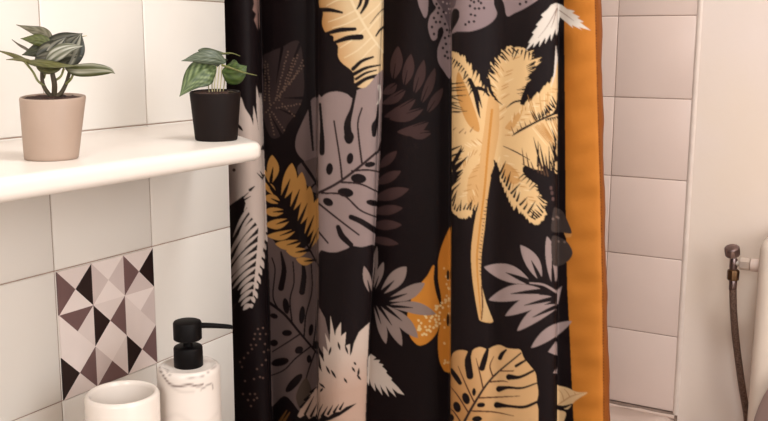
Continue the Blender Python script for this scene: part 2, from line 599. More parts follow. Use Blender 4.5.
def onto(x, y, dx, dy):
    u, v_ = pix((x, y, ZS))
    d = ray(u + dx, v_ + dy)
    q = EYE + d * ((ZS - CZ) / d[2])
    return float(q[0]), float(q[1])


# beige pot
bx, by = onto(-.6765, .5785, -1.0, 4.2)
dB = float((np.array([bx, by, ZS + .03 - CZ])) @ FW)
p1 = thing('potted_plant', (bx, by, ZS), 'small striped-leaf plant in a beige pot on the left of the shelf', 'plant', 'potted plants on the shelf')
plant_pot(p1, bx, by, 26.4 * dB / F, 31.6 * dB / F, 62.5 * dB / F, 'beige_pot', .0042)
T = dB
DK, PALE = (50, 54, 36), (214, 212, 190)
OL, OLP = (104, 106, 48), (196, 194, 150)
for pts, r in ([[(53, 97, T), (48, 93, T), (43, 84, T), (42, 72, T - .004), (44, 62, T - .004)], .0019],
               [[(54, 97, T), (54.5, 85, T - .004), (52.5, 74, T - .006), (51, 62, T - .006)], .0023],
               [[(55, 97, T), (61, 93, T + .003), (66, 84, T + .006), (69, 74, T + .006), (71, 66, T + .006)], .0019]):
    stem(p1, pts, [r, r, r * .9, r * .8, r * .7][:len(pts)], 'bark')
for pts in ([(45, 86, T), (38, 81, T - .003), (33, 72, T - .006), (25, 62, T - .01)],
            [(56, 80, T - .003), (61, 76, T), (64, 68, T)],
            [(66, 84, T + .005), (71, 79, T + .002), (74, 72, T)],
            [(44, 78, T), (46, 70, T + .004), (48, 62, T + .006)]):
    stem(p1, pts, .0010, 'green_stem')
# back leaves first
leaf(p1, [(52, 40, T + .012), (44, 33, T + .014), (32, 29.5, T + .016), (16.5, 24.8, T + .018)], 5.2, (126, 120, 92), (186, 180, 158), nst=4, amt=.5)
leaf(p1, [(52, 45, T + .005), (42, 40.5, T + .004), (32, 39.3, T + .002), (20.5, 38.6, T)], 6, (96, 104, 44), (140, 146, 84), nst=5, amt=.4)
leaf(p1, [(58, 44, T + .012), (46, 46, T + .01), (34, 51, T + .008), (22, 55, T + .006)], 8, (66, 70, 36), (98, 104, 60), nst=5, amt=.35)
leaf(p1, [(34, 66, T + .006), (48, 54, T + .006), (64, 42, T + .006), (82.5, 33.5, T + .008)], 13, DK, (176, 170, 148), nst=1.6, amt=.45, long=True, prof=1.0)
leaf(p1, [(66, 70, T + .004), (72, 58, T + .003), (77, 45, T + .003), (81.5, 33.5, T + .004)], 9, DK, (206, 202, 180), nst=1.4, amt=.75, long=True, prof=1.0)
leaf(p1, [(46, 66, T + .001), (50, 56, T), (57, 46, T), (66, 37.5, T + .001)], 9, DK, (206, 200, 180), nst=1.6, amt=.8, long=True, prof=1.0)
leaf(p1, [(36, 57, T + .0), (50, 53, T), (66, 54, T + .002), (82, 56, T + .004)], 13, (56, 58, 38), (190, 184, 162), nst=1.8, amt=.6, long=True)
leaf(p1, [(46, 62, T - .012), (55, 54, T - .016), (68, 48, T - .017), (82.5, 46, T - .014)], 7.4, (132, 134, 104), (240, 238, 224), nst=2.2, amt=1.0, long=True)
leaf(p1, [(26, 61, T - .008), (40, 62, T - .016), (58, 64.5, T - .018), (78, 66.5, T - .012)], 5.5, (112, 110, 52), (148, 146, 84), nst=5, amt=.35, tilt=(.9, 0, 0))
leaf(p1, [(36, 63, T - .004), (45, 67, T - .008), (55, 68, T - .01), (64, 65, T - .008)], 6.5, (100, 98, 44), (138, 134, 74), nst=4, amt=.3, tilt=(.5, 0, 0))
leaf(p1, [(66, 69, T - .004), (78, 70, T - .008), (95, 69.5, T - .01), (109, 70.5, T - .008), (115, 73.5, T - .006)], 6.6, (96, 100, 46), (226, 222, 200), nst=1.2, amt=.8, long=True, prof=.72)
leaf(p1, [(36, 66, T - .004), (22, 59.5, T - .01), (10, 54.5, T - .014), (-4, 50, T - .018)], 2.6, (128, 122, 66), (176, 170, 118), nst=3, amt=.3, tilt=(.6, 0, 0))
leaf(p1, [(38, 64, T - .006), (26, 60.5, T - .01), (16, 59.5, T - .012), (6, 59.6, T - .014)], 1.9, (134, 128, 74), (182, 176, 124), nst=3, amt=.3, tilt=(.6, 0, 0))
leaf(p1, [(34, 54, T + .008), (26, 49, T + .009), (19, 45, T + .01), (12, 39.5, T + .011)], 1.5, (138, 126, 108), (170, 160, 140), nst=3, amt=.3, tilt=(.6, 0, 0))
stem(p1, [(78, 40, T + .008), (82, 36.8, T + .008), (87, 35.6, T + .008)], [.0006, .0005, .0003], 'pale_stem')

# black pot
kx, ky = onto(-.667, .785, 0, 3.6)
dK = float((np.array([kx, ky, ZS + .03 - CZ])) @ FW)
p2 = thing('potted_plant.001', (kx, ky, ZS), 'small green plant in a black pot near the right end of the shelf', 'plant', 'potted plants on the shelf')
plant_pot(p2, kx, ky, 21.2 * dK / F, 25.2 * dK / F, 48.5 * dK / F, 'black_pot')
T = dK
rr = random.Random(2)
for x_ in (208.5, 212, 214.5, 217.5, 220.5, 224):
    stem(p2, [(216 + (x_ - 216) * .8, 96, T + rr.uniform(-.008, .008)), (x_, 86, T + rr.uniform(-.006, .006)), (x_ + .8, 77, T), (216 + (x_ - 216) * .9 + 2, 66, T)],
         .00055, 'pale_stem' if rr.random() < .75 else 'green_stem')
stem(p2, [(226, 96, T), (230, 92, T - .008), (235, 92.5, T - .014)], [.0012, .0012, .0005], 'bark')
leaf(p2, [(198, 50.5, T + .012), (206, 50, T + .014), (218, 52.5, T + .014), (229, 54.5, T + .012)], 2.8, (88, 98, 66), (140, 150, 116), nst=3, amt=.4, tilt=(.3, 0, 0))
stem(p2, [(222, 53.5, T + .012), (232, 53.3, T + .008), (240, 56, T + .004)], [.0009, .0007, .0003], 'green_stem')
leaf(p2, [(222, 71, T - .004), (231, 72, T - .008), (240, 70, T - .01), (247, 66, T - .008)], 12.5, (70, 96, 32), (116, 140, 62), nst=3, amt=.45, prof=.8, fan=.8)
leaf(p2, [(216, 67, T), (206, 70, T - .010), (193, 79, T - .016), (179.5, 96.5, T - .018)], 14, (78, 104, 54), (170, 186, 130), nst=5, amt=.75, fan=-.9, prof=.85)
leaf(p2, [(226, 62.5, T - .004), (214, 57.5, T - .012), (199, 57, T - .017), (181.5, 61, T - .018)], 7.2, (96, 110, 84), (158, 168, 142), nst=5, amt=.5, fan=.9, prof=.85)
stem(p2, [(222, 65, T - .006), (232, 68.5, T - .014), (244, 72.5, T - .018), (257, 75.6, T - .02)], [.0012, .0011, .0008, .0003], 'green_stem')
leaf(p2, [(211, 68, T + .002), (214, 63, T + .004), (220, 60, T + .006), (228, 60, T + .006)], 5, (58, 66, 32), (90, 98, 52), nst=3, amt=.3)

# ------------------------------------------------------------------ toilet with its stop valve
YC = 1.60
xl = at_y(757.5, 252, YC).x
zt = at_y(768, 238, YC).z
to = thing('toilet', (xl + .19, 1.45, 0), 'white toilet cistern with grey raised seat lid at the right edge', 'toilet')
bm = box_bm(xl, xl + .38, YC, YB - .010, .38, zt, .026, 7)
obj('cistern', bm, M['cistern'], to)
obj('flush_button', lathe_bm([(.022, 0), (.022, .006), (.020, .008), (0, .008)], 32, (xl + .19, (YC + YB) / 2, zt - .001)), M['chrome'], to)
cx = xl + .19
bm = bmesh.new()
rings = []
for rx, ry, cy, z in ((.11, .20, 1.42, 0), (.105, .19, 1.42, .05), (.10, .17, 1.42, .18), (.15, .21, 1.40, .30), (.185, .235, 1.385, .375), (.187, .238, 1.385, .392), (.15, .19, 1.375, .392), (.12, .15, 1.38, .30), (.05, .06, 1.42, .20)):
    rings.append([bm.verts.new((cx + rx * math.cos(a * math.pi / 24), cy + ry * math.sin(a * math.pi / 24), z)) for a in range(48)])
for A, B_ in zip(rings, rings[1:]):
    for k in range(48):
        bm.faces.new((A[k], A[(k + 1) % 48], B_[(k + 1) % 48], B_[k]))
bm.faces.new(rings[-1])
obj('bowl', bm, M['cistern'], to, smooth=50)
# raised lid leaning towards the cistern
ls = at_y(766.8, 375, 1.575)
lb = at_y(752, 421, 1.575)
bm = bmesh.new()
lw = .19
lcx = lb.x + .190
rings = []
for off, sc in ((0, .97), (.004, 1), (.014, 1), (.018, .965)):
    ring = []
    for a in range(72):
        th = 2 * math.pi * a / 72
        ex = 2 / 2.3
        c_, s_ = math.cos(th), math.sin(th)
        X = lw * sc * math.copysign(abs(c_) ** ex, c_)
        Zz = .215 * sc * math.copysign(abs(s_) ** ex, s_)
        zc = ls.z - .197
        ring.append(bm.verts.new((lcx + X, 1.572 + (Zz) * .05 - off, zc + Zz + .062)))
    rings.append(ring)
for A, B_ in zip(rings, rings[1:]):
    for k in range(72):
        bm.faces.new((A[k], A[(k + 1) % 72], B_[(k + 1) % 72], B_[k]))
bm.faces.new(rings[-1])
bm.faces.new(list(reversed(rings[0])))
lid = obj('seat_lid', bm, M['lid_grey'], to, smooth=40)
lid['label'] = 'grey raised seat lid'

YV = 1.665
vc = at_y(733.5, 264, YV)
sv_ = thing('stop_valve', vc, 'small aged chrome stop valve with a braided hose beside the cistern', 'valve')
pm = 1.0 / F * float((np.array(vc) - EYE) @ FW)        # one photo pixel in metres at the valve


def vp(px, py, dy=0):
    return at_y(px, py, YV + dy)


kz = vp(732.5, 251)
vb_ = obj('valve_body', lathe_bm([(3.6 * pm, -10 * pm), (3.9 * pm, -9.5 * pm), (3.9 * pm, 4 * pm), (3.2 * pm, 6 * pm)], 32, vc), M['aged_chrome'], sv_)
hd = Vector((-.35, -.9, .25)).normalized()
bm = bmesh.new()
prof = [(0, -5 * pm), (5.6 * pm, -5 * pm), (7.2 * pm, -4 * pm), (7.6 * pm, 2.5 * pm), (7.0 * pm, 4.2 * pm), (5.4 * pm, 5 * pm), (0, 5 * pm)]
lathe_bm(prof, 12, kz + Vector((0, -.002, 0)), bm, axis=(-.08, -.42, .9), cap=False)
obj('handle', bm, M['aged_chrome'], vb_, smooth=25)
bm = bmesh.new()
a0 = vp(736, 263)
lathe_bm([(3.0 * pm, 0), (3.0 * pm, 7.2 * pm)], 24, a0, bm, axis=(1, 0, 0))
obj('outlet', bm, M['chrome'], sv_)
lathe_bm_n = lathe_bm([(4.2 * pm, 0), (6.3 * pm, 1.0 * pm), (6.3 * pm, 9.6 * pm), (5.2 * pm, 10.4 * pm)], 6, a0 + Vector((3.2 * pm, 0, 0)), axis=(1, 0, 0))
obj('nut', lathe_bm_n, M['chrome'], sv_, smooth=20)
fl = a0 + Vector((13.6 * pm, 0, 0))
obj('plastic_collar', lathe_bm([(4.2 * pm, 0), (6.4 * pm, .8 * pm), (6.6 * pm, 5 * pm), (6.2 * pm, xl - fl.x - .0003)], 24, fl, axis=(1, 0, 0)), M['plastic'], sv_, smooth=30)
bz = vp(733.2, 274)
obj('hose_nut', lathe_bm([(4.4 * pm, -6.5 * pm), (5.8 * pm, -5.6 * pm), (6.0 * pm, 2 * pm), (5.6 * pm, 4.0 * pm), (4.2 * pm, 5 * pm)], 8, bz, axis=(0, 0, 1)), M['brass'], sv_, smooth=25)
fz = vp(733.0, 284)
obj('ferrule', lathe_bm([(3.6 * pm, -6 * pm), (3.9 * pm, -5 * pm), (3.9 * pm, 4 * pm), (3.4 * pm, 5 * pm)], 24, fz, axis=(0, 0, 1)), M['aged_chrome'], sv_)
pts = [vp(733, 283), vp(733.0, 295), vp(733.6, 312), vp(735.4, 335, .008), vp(738.6, 362, .018), vp(742.6, 390, .03), vp(746.6, 414, .042), vp(748.6, 440, .052), vp(749.2, 470, .06)]
hose = obj('hose', tube_bm([tuple(p) for p in pts], 3.55 * pm, 60, 14), M['braid'], sv_, smooth=60)


# ------------------------------------------------------------------ the curtain's print
# The design is drawn once on a flat sheet (units: image pixels), then dyed into the cloth by camera-view projection.
SC = 3
CX0, CY0, CX1, CY1 = 200, -16, 622, 452
W_, H_ = (CX1 - CX0) * SC, (CY1 - CY0) * SC
BLACK = (19, 10, 11)
sheet = np.empty((H_, W_, 3), np.float32)
sheet[:] = lin(BLACK)
gx = (np.arange(W_) + .5) / SC + CX0
gy = (np.arange(H_) + .5) / SC + CY0
GX, GY = np.meshgrid(gx, gy)


def ip(knots, y):
    return np.interp(y, [k[0] for k in knots], [k[1] for k in knots])


E1 = [(0, 258), (110, 262), (200, 266), (300, 270), (421, 272)]
E2 = [(0, 318), (421, 319)]
E3 = [(0, 383.5), (80, 383), (150, 380.5), (180, 378.5), (240, 375), (300, 371), (340, 368.5), (421, 365.5)]
E4 = [(0, 451.5), (200, 451.5), (300, 450.5), (421, 450)]
E5 = [(0, 557.5), (421, 556.5)]
OB = [(0, 564), (110, 565), (230, 566), (290, 567.5), (350, 570.5), (421, 573.6)]
ALL = (None, None)
A_, B_P, C_P, D_P, E_P, F_P = (None, E1), (E1, E2), (E2, E3), (E3, E4), (E4, E5), (E5, None)
BC, DE, EF = (E1, E3), (E3, E5), (E4, None)


def fill(pts, c, region=ALL, alpha=1.0, c2=None, grad=None):
    pts = np.array(pts, float)
    x0, y0 = pts.min(0) - 1
    x1, y1 = pts.max(0) + 1
    i0, i1 = max(int((x0 - CX0) * SC), 0), min(int((x1 - CX0) * SC) + 1, W_)
    j0, j1 = max(int((y0 - CY0) * SC), 0), min(int((y1 - CY0) * SC) + 1, H_)
    if i1 <= i0 or j1 <= j0:
        return
    X, Y = GX[j0:j1, i0:i1], GY[j0:j1, i0:i1]
    ins = np.zeros(X.shape, bool)
    n = len(pts)
    for k in range(n):
        xa_, ya_ = pts[k]
        xb_, yb_ = pts[(k + 1) % n]
        if ya_ == yb_:
            continue
        hit = ((ya_ > Y) != (yb_ > Y)) & (X < (xb_ - xa_) * (Y - ya_) / (yb_ - ya_) + xa_)
        ins ^= hit
    if region[0] is not None:
        ins &= X >= ip(region[0], Y)
    if region[1] is not None:
        ins &= X < ip(region[1], Y)
    col = np.array(lin(c), np.float32) * (1 if c is BLACK else DYE)
    sub = sheet[j0:j1, i0:i1]
    if c2 is not None:
        (ax, ay), (bx_, by_) = grad
        t = np.clip(((X - ax) * (bx_ - ax) + (Y - ay) * (by_ - ay)) / ((bx_ - ax) ** 2 + (by_ - ay) ** 2), 0, 1)[..., None]
        colm = col * (1 - t) + np.array(lin(c2), np.float32) * DYE * t
        sub[ins] = sub[ins] * (1 - alpha) + colm[ins] * alpha
    else:
        sub[ins] = sub[ins] * (1 - alpha) + col * alpha


def closed(pts, n=6):
    P = [np.array(p, float) for p in pts]
    out = []
    m = len(P)
    for i in range(m):
        a, b, c, d = P[i - 1], P[i], P[(i + 1) % m], P[(i + 2) % m]
        for k in range(n):
            t = k / n
            out.append(0.5 * ((2 * b) + (c - a) * t + (2 * a - 5 * b + 4 * c - d) * t ** 2 + (-a + 3 * b - 3 * c + d) * t ** 3))
    return out


def blob(pts, c, region=ALL, **k):
    fill(closed(pts), c, region, **k)


def stroke(pts, w, c, region=ALL, **k):
    """w: width or list of widths along the line."""
    m = max(8, 5 * len(pts))
    ws = w if isinstance(w, (list, tuple)) else [w] * len(pts)
    if len(ws) != len(pts):
        ws = list(np.interp(np.linspace(0, 1, len(pts)), np.linspace(0, 1, len(ws)), ws))
    S = spline([(*p, q) for p, q in zip(pts, ws)], m) if len(pts) > 1 else []
    Lf, Rg = [], []
    for i, s in enumerate(S):
        d = S[min(i + 1, m - 1)][:2] - S[max(i - 1, 0)][:2]
        d = d / (np.hypot(*d) + 1e-9)
        nn = np.array([-d[1], d[0]]) * max(s[2], 0.1) / 2
        Lf.append(s[:2] + nn)
        Rg.append(s[:2] - nn)
    fill(Lf + Rg[::-1], c, region, **k)
    for e in (S[0], S[-1]):
        if e[2] > 1.2:
            oval(e[0], e[1], e[2] / 2, e[2] / 2, c, region, **k)


def oval(x, y, rx, ry, c, region=ALL, rot=0, **k):
    r = math.radians(rot)
    fill([(x + rx * math.cos(a) * math.cos(r) - ry * math.sin(a) * math.sin(r),
           y + rx * math.cos(a) * math.sin(r) + ry * math.sin(a) * math.cos(r)) for a in np.linspace(0, 2 * math.pi, 20, endpoint=False)], c, region, **k)


def petal(b, t, w, c, region=ALL, bend=0, slit=None, fat=.5, **k):
    b, t = np.array(b, float), np.array(t, float)
    d = t - b
    n_ = np.array([-d[1], d[0]]) / (np.hypot(*d) + 1e-9)
    Lf, Rg = [], []
    for u in np.linspace(0, 1, 22):
        s = b + d * u + n_ * bend * math.sin(math.pi * u)
        h = w / 2 * math.sin(math.pi * u ** (math.log(.5) / math.log(fat))) ** .8 if 0 < u < 1 else 0
        Lf.append(s + n_ * h)
        Rg.append(s - n_ * h)
    fill(Lf + Rg[::-1], c, region, **k)
    if slit:
        e = b + d * slit
        stroke([tuple(b), tuple(b + d * slit * .5 + n_ * bend * .5), tuple(e + n_ * bend * .9)], [w * .34, w * .24, .5], BLACK, region)


def fringe(spine, left, right, c, region=ALL, n=18, w=3.4, lean=.6, seed=1, jit=.25):
    """Palm frond: barbs leave the spine on both sides, leaning to its tip."""
    S = np.array(spline(spine, n))
    r_ = random.Random(seed)
    for i, s in enumerate(S):
        d = S[min(i + 1, n - 1)] - S[max(i - 1, 0)]
        d = d / np.hypot(*d)
        nn = np.array([-d[1], d[0]])
        u = i / (n - 1)
        for sgn, prof_ in ((1, left), (-1, right)):
            ln = float(np.interp(u, np.linspace(0, 1, len(prof_)), prof_)) * (1 + r_.uniform(-jit, jit))
            if ln < .5:
                continue
            tip_ = s + (nn * sgn + d * lean) / math.hypot(1, lean) * ln
            petal(s, tip_, w * (1 + r_.uniform(-.2, .2)), c, region, fat=.42, bend=sgn * ln * .06)


def nicks(pts, dirs, ln, w, region=ALL, seed=1, c=BLACK, step=3.2):
    """Short dark cuts along an edge line."""
    r_ = random.Random(seed)
    P = np.array(pts, float)
    tot = sum(np.hypot(*(P[i + 1] - P[i])) for i in range(len(P) - 1))
    n_ = max(2, int(tot / step))
    S = spline([tuple(p) for p in P], n_)
    for s in S:
        l_ = ln * r_.uniform(.5, 1.25)
        dx, dy = dirs[0] + r_.uniform(-.25, .25), dirs[1] + r_.uniform(-.25, .25)
        q = math.hypot(dx, dy)
        stroke([tuple(s), (s[0] + dx / q * l_ * .5, s[1] + dy / q * l_ * .5), (s[0] + dx / q * l_, s[1] + dy / q * l_)], [w, w * .7, .3], c, region)


# the orange border
fill([(550, -16), (622, -16), (622, 452), (550, 452)], (204, 126, 48), (OB, None))
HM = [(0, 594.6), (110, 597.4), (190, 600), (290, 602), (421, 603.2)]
fill([(585, -16), (622, -16), (622, 452), (585, 452)], (150, 82, 28), (HM, None))  # doubled hem, its shading painted in as a deeper orange-brown
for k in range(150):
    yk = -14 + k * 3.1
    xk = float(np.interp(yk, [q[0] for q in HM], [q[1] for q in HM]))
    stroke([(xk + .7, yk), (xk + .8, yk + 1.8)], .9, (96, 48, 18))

# --- leftmost roll
PAL = (214, 193, 181)
fill([(251, -16), (258, -16), (258, 30), (254, 20), (256, 14), (252.5, 10), (254, 4)], (150, 115, 105), A_)
blob([(240.5, 97), (245, 108), (251, 118), (255, 132), (258, 140), (262, 165), (228, 165), (226, 145), (233, 130), (237, 112)], PAL, A_)
for a, b, w in (((262, 140), (256.5, 86), 5), ((262, 146), (260, 92), 5), ((258, 148), (253.5, 106), 5), ((260, 150), (262, 108), 5)):
    petal(a, b, w, PAL, A_, fat=.35)
petal((243, 131), (236, 123), 3, BLACK, A_)
fill([(226, 150), (266, 150), (268, 220), (262, 232), (250, 215), (243, 196), (229, 206), (226, 208)], PAL, A_)
fringe([(259, 178), (261, 205), (261, 232), (258, 258), (254, 282), (250, 304)], [30, 48, 50, 44, 34, 22, 10], [10, 13, 12, 11, 10, 9, 5], PAL, A_, n=16, w=4.4, lean=1.3, seed=4)
stroke([(263, 170), (263, 215), (260, 250), (253, 298)], [13, 9, 6, .6], PAL, A_)
for a, b in (((229, 214), (244, 199)), ((233, 207), (249, 192)), ((237, 204), (251, 196)), ((250, 190), (255, 186))):
    stroke([a, ((a[0] + b[0]) / 2, (a[1] + b[1]) / 2), b], [3, 2, .4], BLACK, A_)
oval(234, 170, 1.6, 1.6, (70, 48, 46), A_)
for a, b in (((262, 178), (257, 173)), ((263, 176), (260, 171)), ((264, 175), (262, 180))):
    stroke([a, b], [1.8, .5], BLACK, A_)
DOT = (112, 86, 76)
for x, y in ((258, 329), (263, 328), (255, 334), (260, 334), (254, 339), (260, 339), (251, 345), (256, 345), (248, 353), (252, 349), (244, 358), (240, 362), (242, 367),
             (257, 369), (262, 365), (266, 360), (245, 381), (254, 379), (260, 377), (263, 378), (243, 394), (250, 394), (255, 394), (248, 400), (254, 400), (257, 398), (251, 406),
             (266, 334), (265, 344), (268, 350), (264, 352)):
    oval(x, y, 1.15, 1.15, DOT, A_)
stroke([(231, 312), (234, 306), (237, 303)], [4, 3, 1], (54, 38, 36), A_)

# --- second panel
LF = (60, 46, 45)
blob([(262, 60), (270, 52), (282, 47), (293, 41), (300, 43), (303, 62), (304, 92), (298, 110), (288, 124), (282, 135), (272, 138), (265, 124), (262, 100)], LF, B_P)
for a, b in (((300, 44), (286, 78)), ((282, 48), (276, 84)), ((304, 98), (284, 98)), ((296, 116), (277, 108)), ((282, 136), (271, 116)), ((263, 70), (271, 92))):
    stroke([a, ((a[0] + b[0]) / 2, (a[1] + b[1]) / 2), b], [3, 1.6, .4], BLACK, B_P)
r_ = random.Random(5)
for a, b in (((266, 112), (303, 66)), ((270, 104), (268, 64)), ((276, 98), (288, 52)), ((279, 100), (294, 58)), ((284, 90), (298, 55)), ((290, 84), (303, 60)),
             ((276, 108), (300, 104)), ((272, 112), (284, 130)), ((270, 114), (274, 134)), ((282, 104), (294, 116)), ((265, 62), (265, 100))):
    nn_ = int(math.hypot(b[0] - a[0], b[1] - a[1]) / 2.9)
    for k in range(nn_ + 1):
        u = k / max(nn_, 1)
        oval(a[0] + (b[0] - a[0]) * u + r_.uniform(-.5, .5), a[1] + (b[1] - a[1]) * u + r_.uniform(-.5, .5), .85, .85, (124, 98, 84), B_P)
GREY = (158, 136, 132)
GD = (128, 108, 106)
# leaf parts that lie round the valley left of the big grey leaf, fold shade painted in
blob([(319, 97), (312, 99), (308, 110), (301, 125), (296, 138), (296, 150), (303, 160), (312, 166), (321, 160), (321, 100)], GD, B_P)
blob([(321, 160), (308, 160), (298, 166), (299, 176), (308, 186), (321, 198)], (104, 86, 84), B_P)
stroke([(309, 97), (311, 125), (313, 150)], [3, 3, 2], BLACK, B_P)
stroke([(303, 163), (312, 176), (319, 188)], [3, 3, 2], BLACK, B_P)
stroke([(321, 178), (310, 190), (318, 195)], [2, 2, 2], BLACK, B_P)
# dim grey monstera underneath
MG = (112, 92, 88)
blob([(262, 244), (280, 247), (300, 250), (325, 246), (325, 380), (313, 396), (302, 412), (292, 402), (284, 396), (262, 398)], MG, B_P)
for a, b, c_ in (((281, 252), (284, 270), (281, 288)), ((302, 258), (304, 275), (302, 292))):
    stroke([a, b, c_], [1.5, 5, 6], BLACK, B_P)
stroke([(270, 303), (285, 315), (300, 333), (317, 353)], [3, 2.6, 2.4, 2], BLACK, B_P)
for pts in ([(292, 322), (290, 300), (294, 282), (293, 262)], [(304, 337), (306, 315), (312, 290), (311, 260)], [(278, 309), (273, 296), (275, 270), (272, 258)], [(313, 348), (316, 325), (318, 300)],
            [(300, 334), (288, 342), (272, 352)], [(310, 347), (296, 358), (284, 370), (270, 376)], [(315, 352), (308, 372), (302, 395)]):
    stroke(pts, [1.6, 1.4, 1.2], BLACK, B_P)
for x, y, rx, ry, rot in ((286, 306, 3.2, 8, -8), (302, 315, 3, 9, 5), (311, 330, 2.4, 6, 8), (287, 333, 5, 3.2, 0), (274, 316, 4, 2.6, 20), (299, 350, 4.4, 3.6, -30), (309, 359, 2.4, 4, 0),
                          (274, 343, 4, 3.4, 0), (280, 362, 9, 4, -12), (294, 383, 4, 12, 42), (316, 345, 3.4, 4, 0)):
    oval(x, y, rx, ry, BLACK, B_P, rot)
blob([(296, 396), (303, 412), (312, 396), (306, 378)], (84, 68, 58), B_P)
for a, b in (((280, 421), (287, 410)), ((284, 421), (290, 412))):
    stroke([a, b], [3, 1], (120, 80, 40), B_P)
# brown orange leaf
OR = (216, 158, 86)
SP = [(262, 176), (278, 196), (292, 217), (305, 241), (317, 263)]
for b, t, w, bd in (((270, 185), (272, 155), 12, 2), ((281, 201), (292, 163), 14, 3), ((290, 213), (302, 172), 13.5, 3), ((297, 227), (310, 186), 12.5, 3), ((304, 240), (318, 198), 11.5, 2), ((309, 250), (322, 212), 8, 2),
                    ((269, 186), (262, 168), 7, 0), ((276, 196), (264, 183), 8, 1), ((281, 203), (264, 197), 9, 1), ((286, 211), (264, 211), 9, -1), ((291, 219), (265, 225), 10, -2), ((297, 229), (267, 236), 9, -3),
                    ((303, 240), (275, 244), 10, -3), ((309, 250), (286, 251), 10, -2), ((315, 260), (296, 259), 8, -2)):
    petal(b, t, w, OR, B_P, bend=bd, slit=.6, fat=.55)
stroke([(258, 173), *SP, (320, 268)], [1.5, 2.6, 2.4, 2.2, 1.8, 1.6, 1], BLACK, B_P)

# --- bright panel
TAN = (232, 200, 156)
fill(closed([(317, -18), (318, 2), (320, 9), (323, 13), (322, 24), (326, 33), (333, 36), (334, 42), (338, 46), (338, 56), (342, 63), (351, 70), (354, 76), (356, 86), (370, 88), (392, 80), (392, -18)]), (208, 146, 78), C_P,
     c2=TAN, grad=((320, 30), (352, 22)))
CRM = (245, 220, 178)
stroke([(344, -16), (356, 10), (370, 34), (386, 56)], [3, 2.6, 2.2, 1.6], CRM, C_P)
for pts in ([(350, -2), (338, 0), (326, 6)], [(356, 10), (342, 17), (328, 22)], [(360, 17), (346, 24), (332, 28)], [(366, 28), (352, 40), (340, 48)], [(372, 37), (358, 50), (344, 58)], [(377, 43), (366, 54), (356, 66)],
            [(362, 20), (376, 8), (386, -4)], [(368, 30), (378, 18), (388, 8)], [(356, 9), (364, -4), (366, -14)]):
    stroke(pts, [1.4, 1.2, .6], CRM, C_P)
for pts, w in (([(319, 10), (330, 10), (342, 12.5)], [4.5, 4, 2.2]), ([(325, 34), (340, 30), (355, 29)], [3, 4.6, 3.4]), ([(333, 43), (348, 38), (361, 37)], [3, 5, 5.6]),
               ([(353, 69), (362, 61), (373, 57)], [4, 3.4, 2]), ([(354, 74), (366, 68), (380, 65)], [4, 3, 1.4]), ([(356, 79), (366, 73), (377, 70)], [3, 2.4, 1.2]), ([(356, 85), (368, 78), (386, 74)], [4.5, 3.6, 3.6]),
               ([(357, 9), (360, 4), (362, -4)], [1.5, 3, 3]), ([(361, 13), (366, 4), (368, -6)], [2, 4, 5]), ([(376, 36), (380, 30), (386, 25)], [1.5, 2.2, 2.6]), ([(370, 24), (378, 14), (386, 6)], [.5, 1, 1.2])):
    stroke(pts, w, BLACK, C_P)
# big grey monstera
blob([(317, 108), (322, 97), (329, 92.5), (338, 91.5), (347, 94), (352.5, 98), (356, 91), (366, 87), (390, 79), (390, 240), (372, 244.5), (362, 247), (352, 246), (346, 249), (334, 252.5), (322, 250), (316, 243)], GREY, C_P)
stroke([(379, 86), (380, 96), (377, 105)], [3, 2.4, 1], (224, 208, 196), C_P)
for pts, w in (([(320, 104), (321.5, 125), (322, 140), (322, 153)], [2.5, 3, 5, 5]), ([(355, 92), (352, 108), (347.5, 124), (349, 140)], [3.5, 3.2, 7, 8]), ([(378, 104), (377, 118), (374.5, 126), (374, 135)], [1, 2.4, 6, 4]),
               ([(351, 217), (362, 222), (376, 231)], [5, 5.6, 6]), ([(338, 227), (342, 236), (351, 245)], [4.4, 6, 5])):
    stroke(pts, w, BLACK, C_P)
for x, y, rx, ry, rot in ((350, 158.5, 3.4, 5.6, 8), (329.5, 169, 3.4, 6, 5), (370, 164.5, 5.4, 2.7, -8), (358.5, 178.5, 7.8, 4.8, 6), (345.5, 192.5, 8, 4.6, 8), (328, 202, 5.4, 3.8, 28), (373, 203, 7, 3, 12), (349, 137, 5, 6, 0)):
    oval(x, y, rx, ry, BLACK, C_P, rot)
VN = (46, 30, 30)
stroke([(314, 195), (336, 184), (358, 168), (384, 146)], [2.6, 2.6, 2.6, 2.2], VN, C_P)
for pts in ([(342, 179), (340, 160), (334, 121)], [(362, 164), (359, 140), (358, 122), (362, 108)], [(352, 171), (368, 170), (384, 173)], [(339, 182), (360, 184), (378, 192)], [(322, 193), (343, 195), (360, 210), (376, 217)],
            [(318, 203), (338, 219), (359, 235)], [(317, 230), (328, 243)], [(378, 152), (382, 140)]):
    stroke(pts, [2, 1.8, 1.6], VN, C_P)
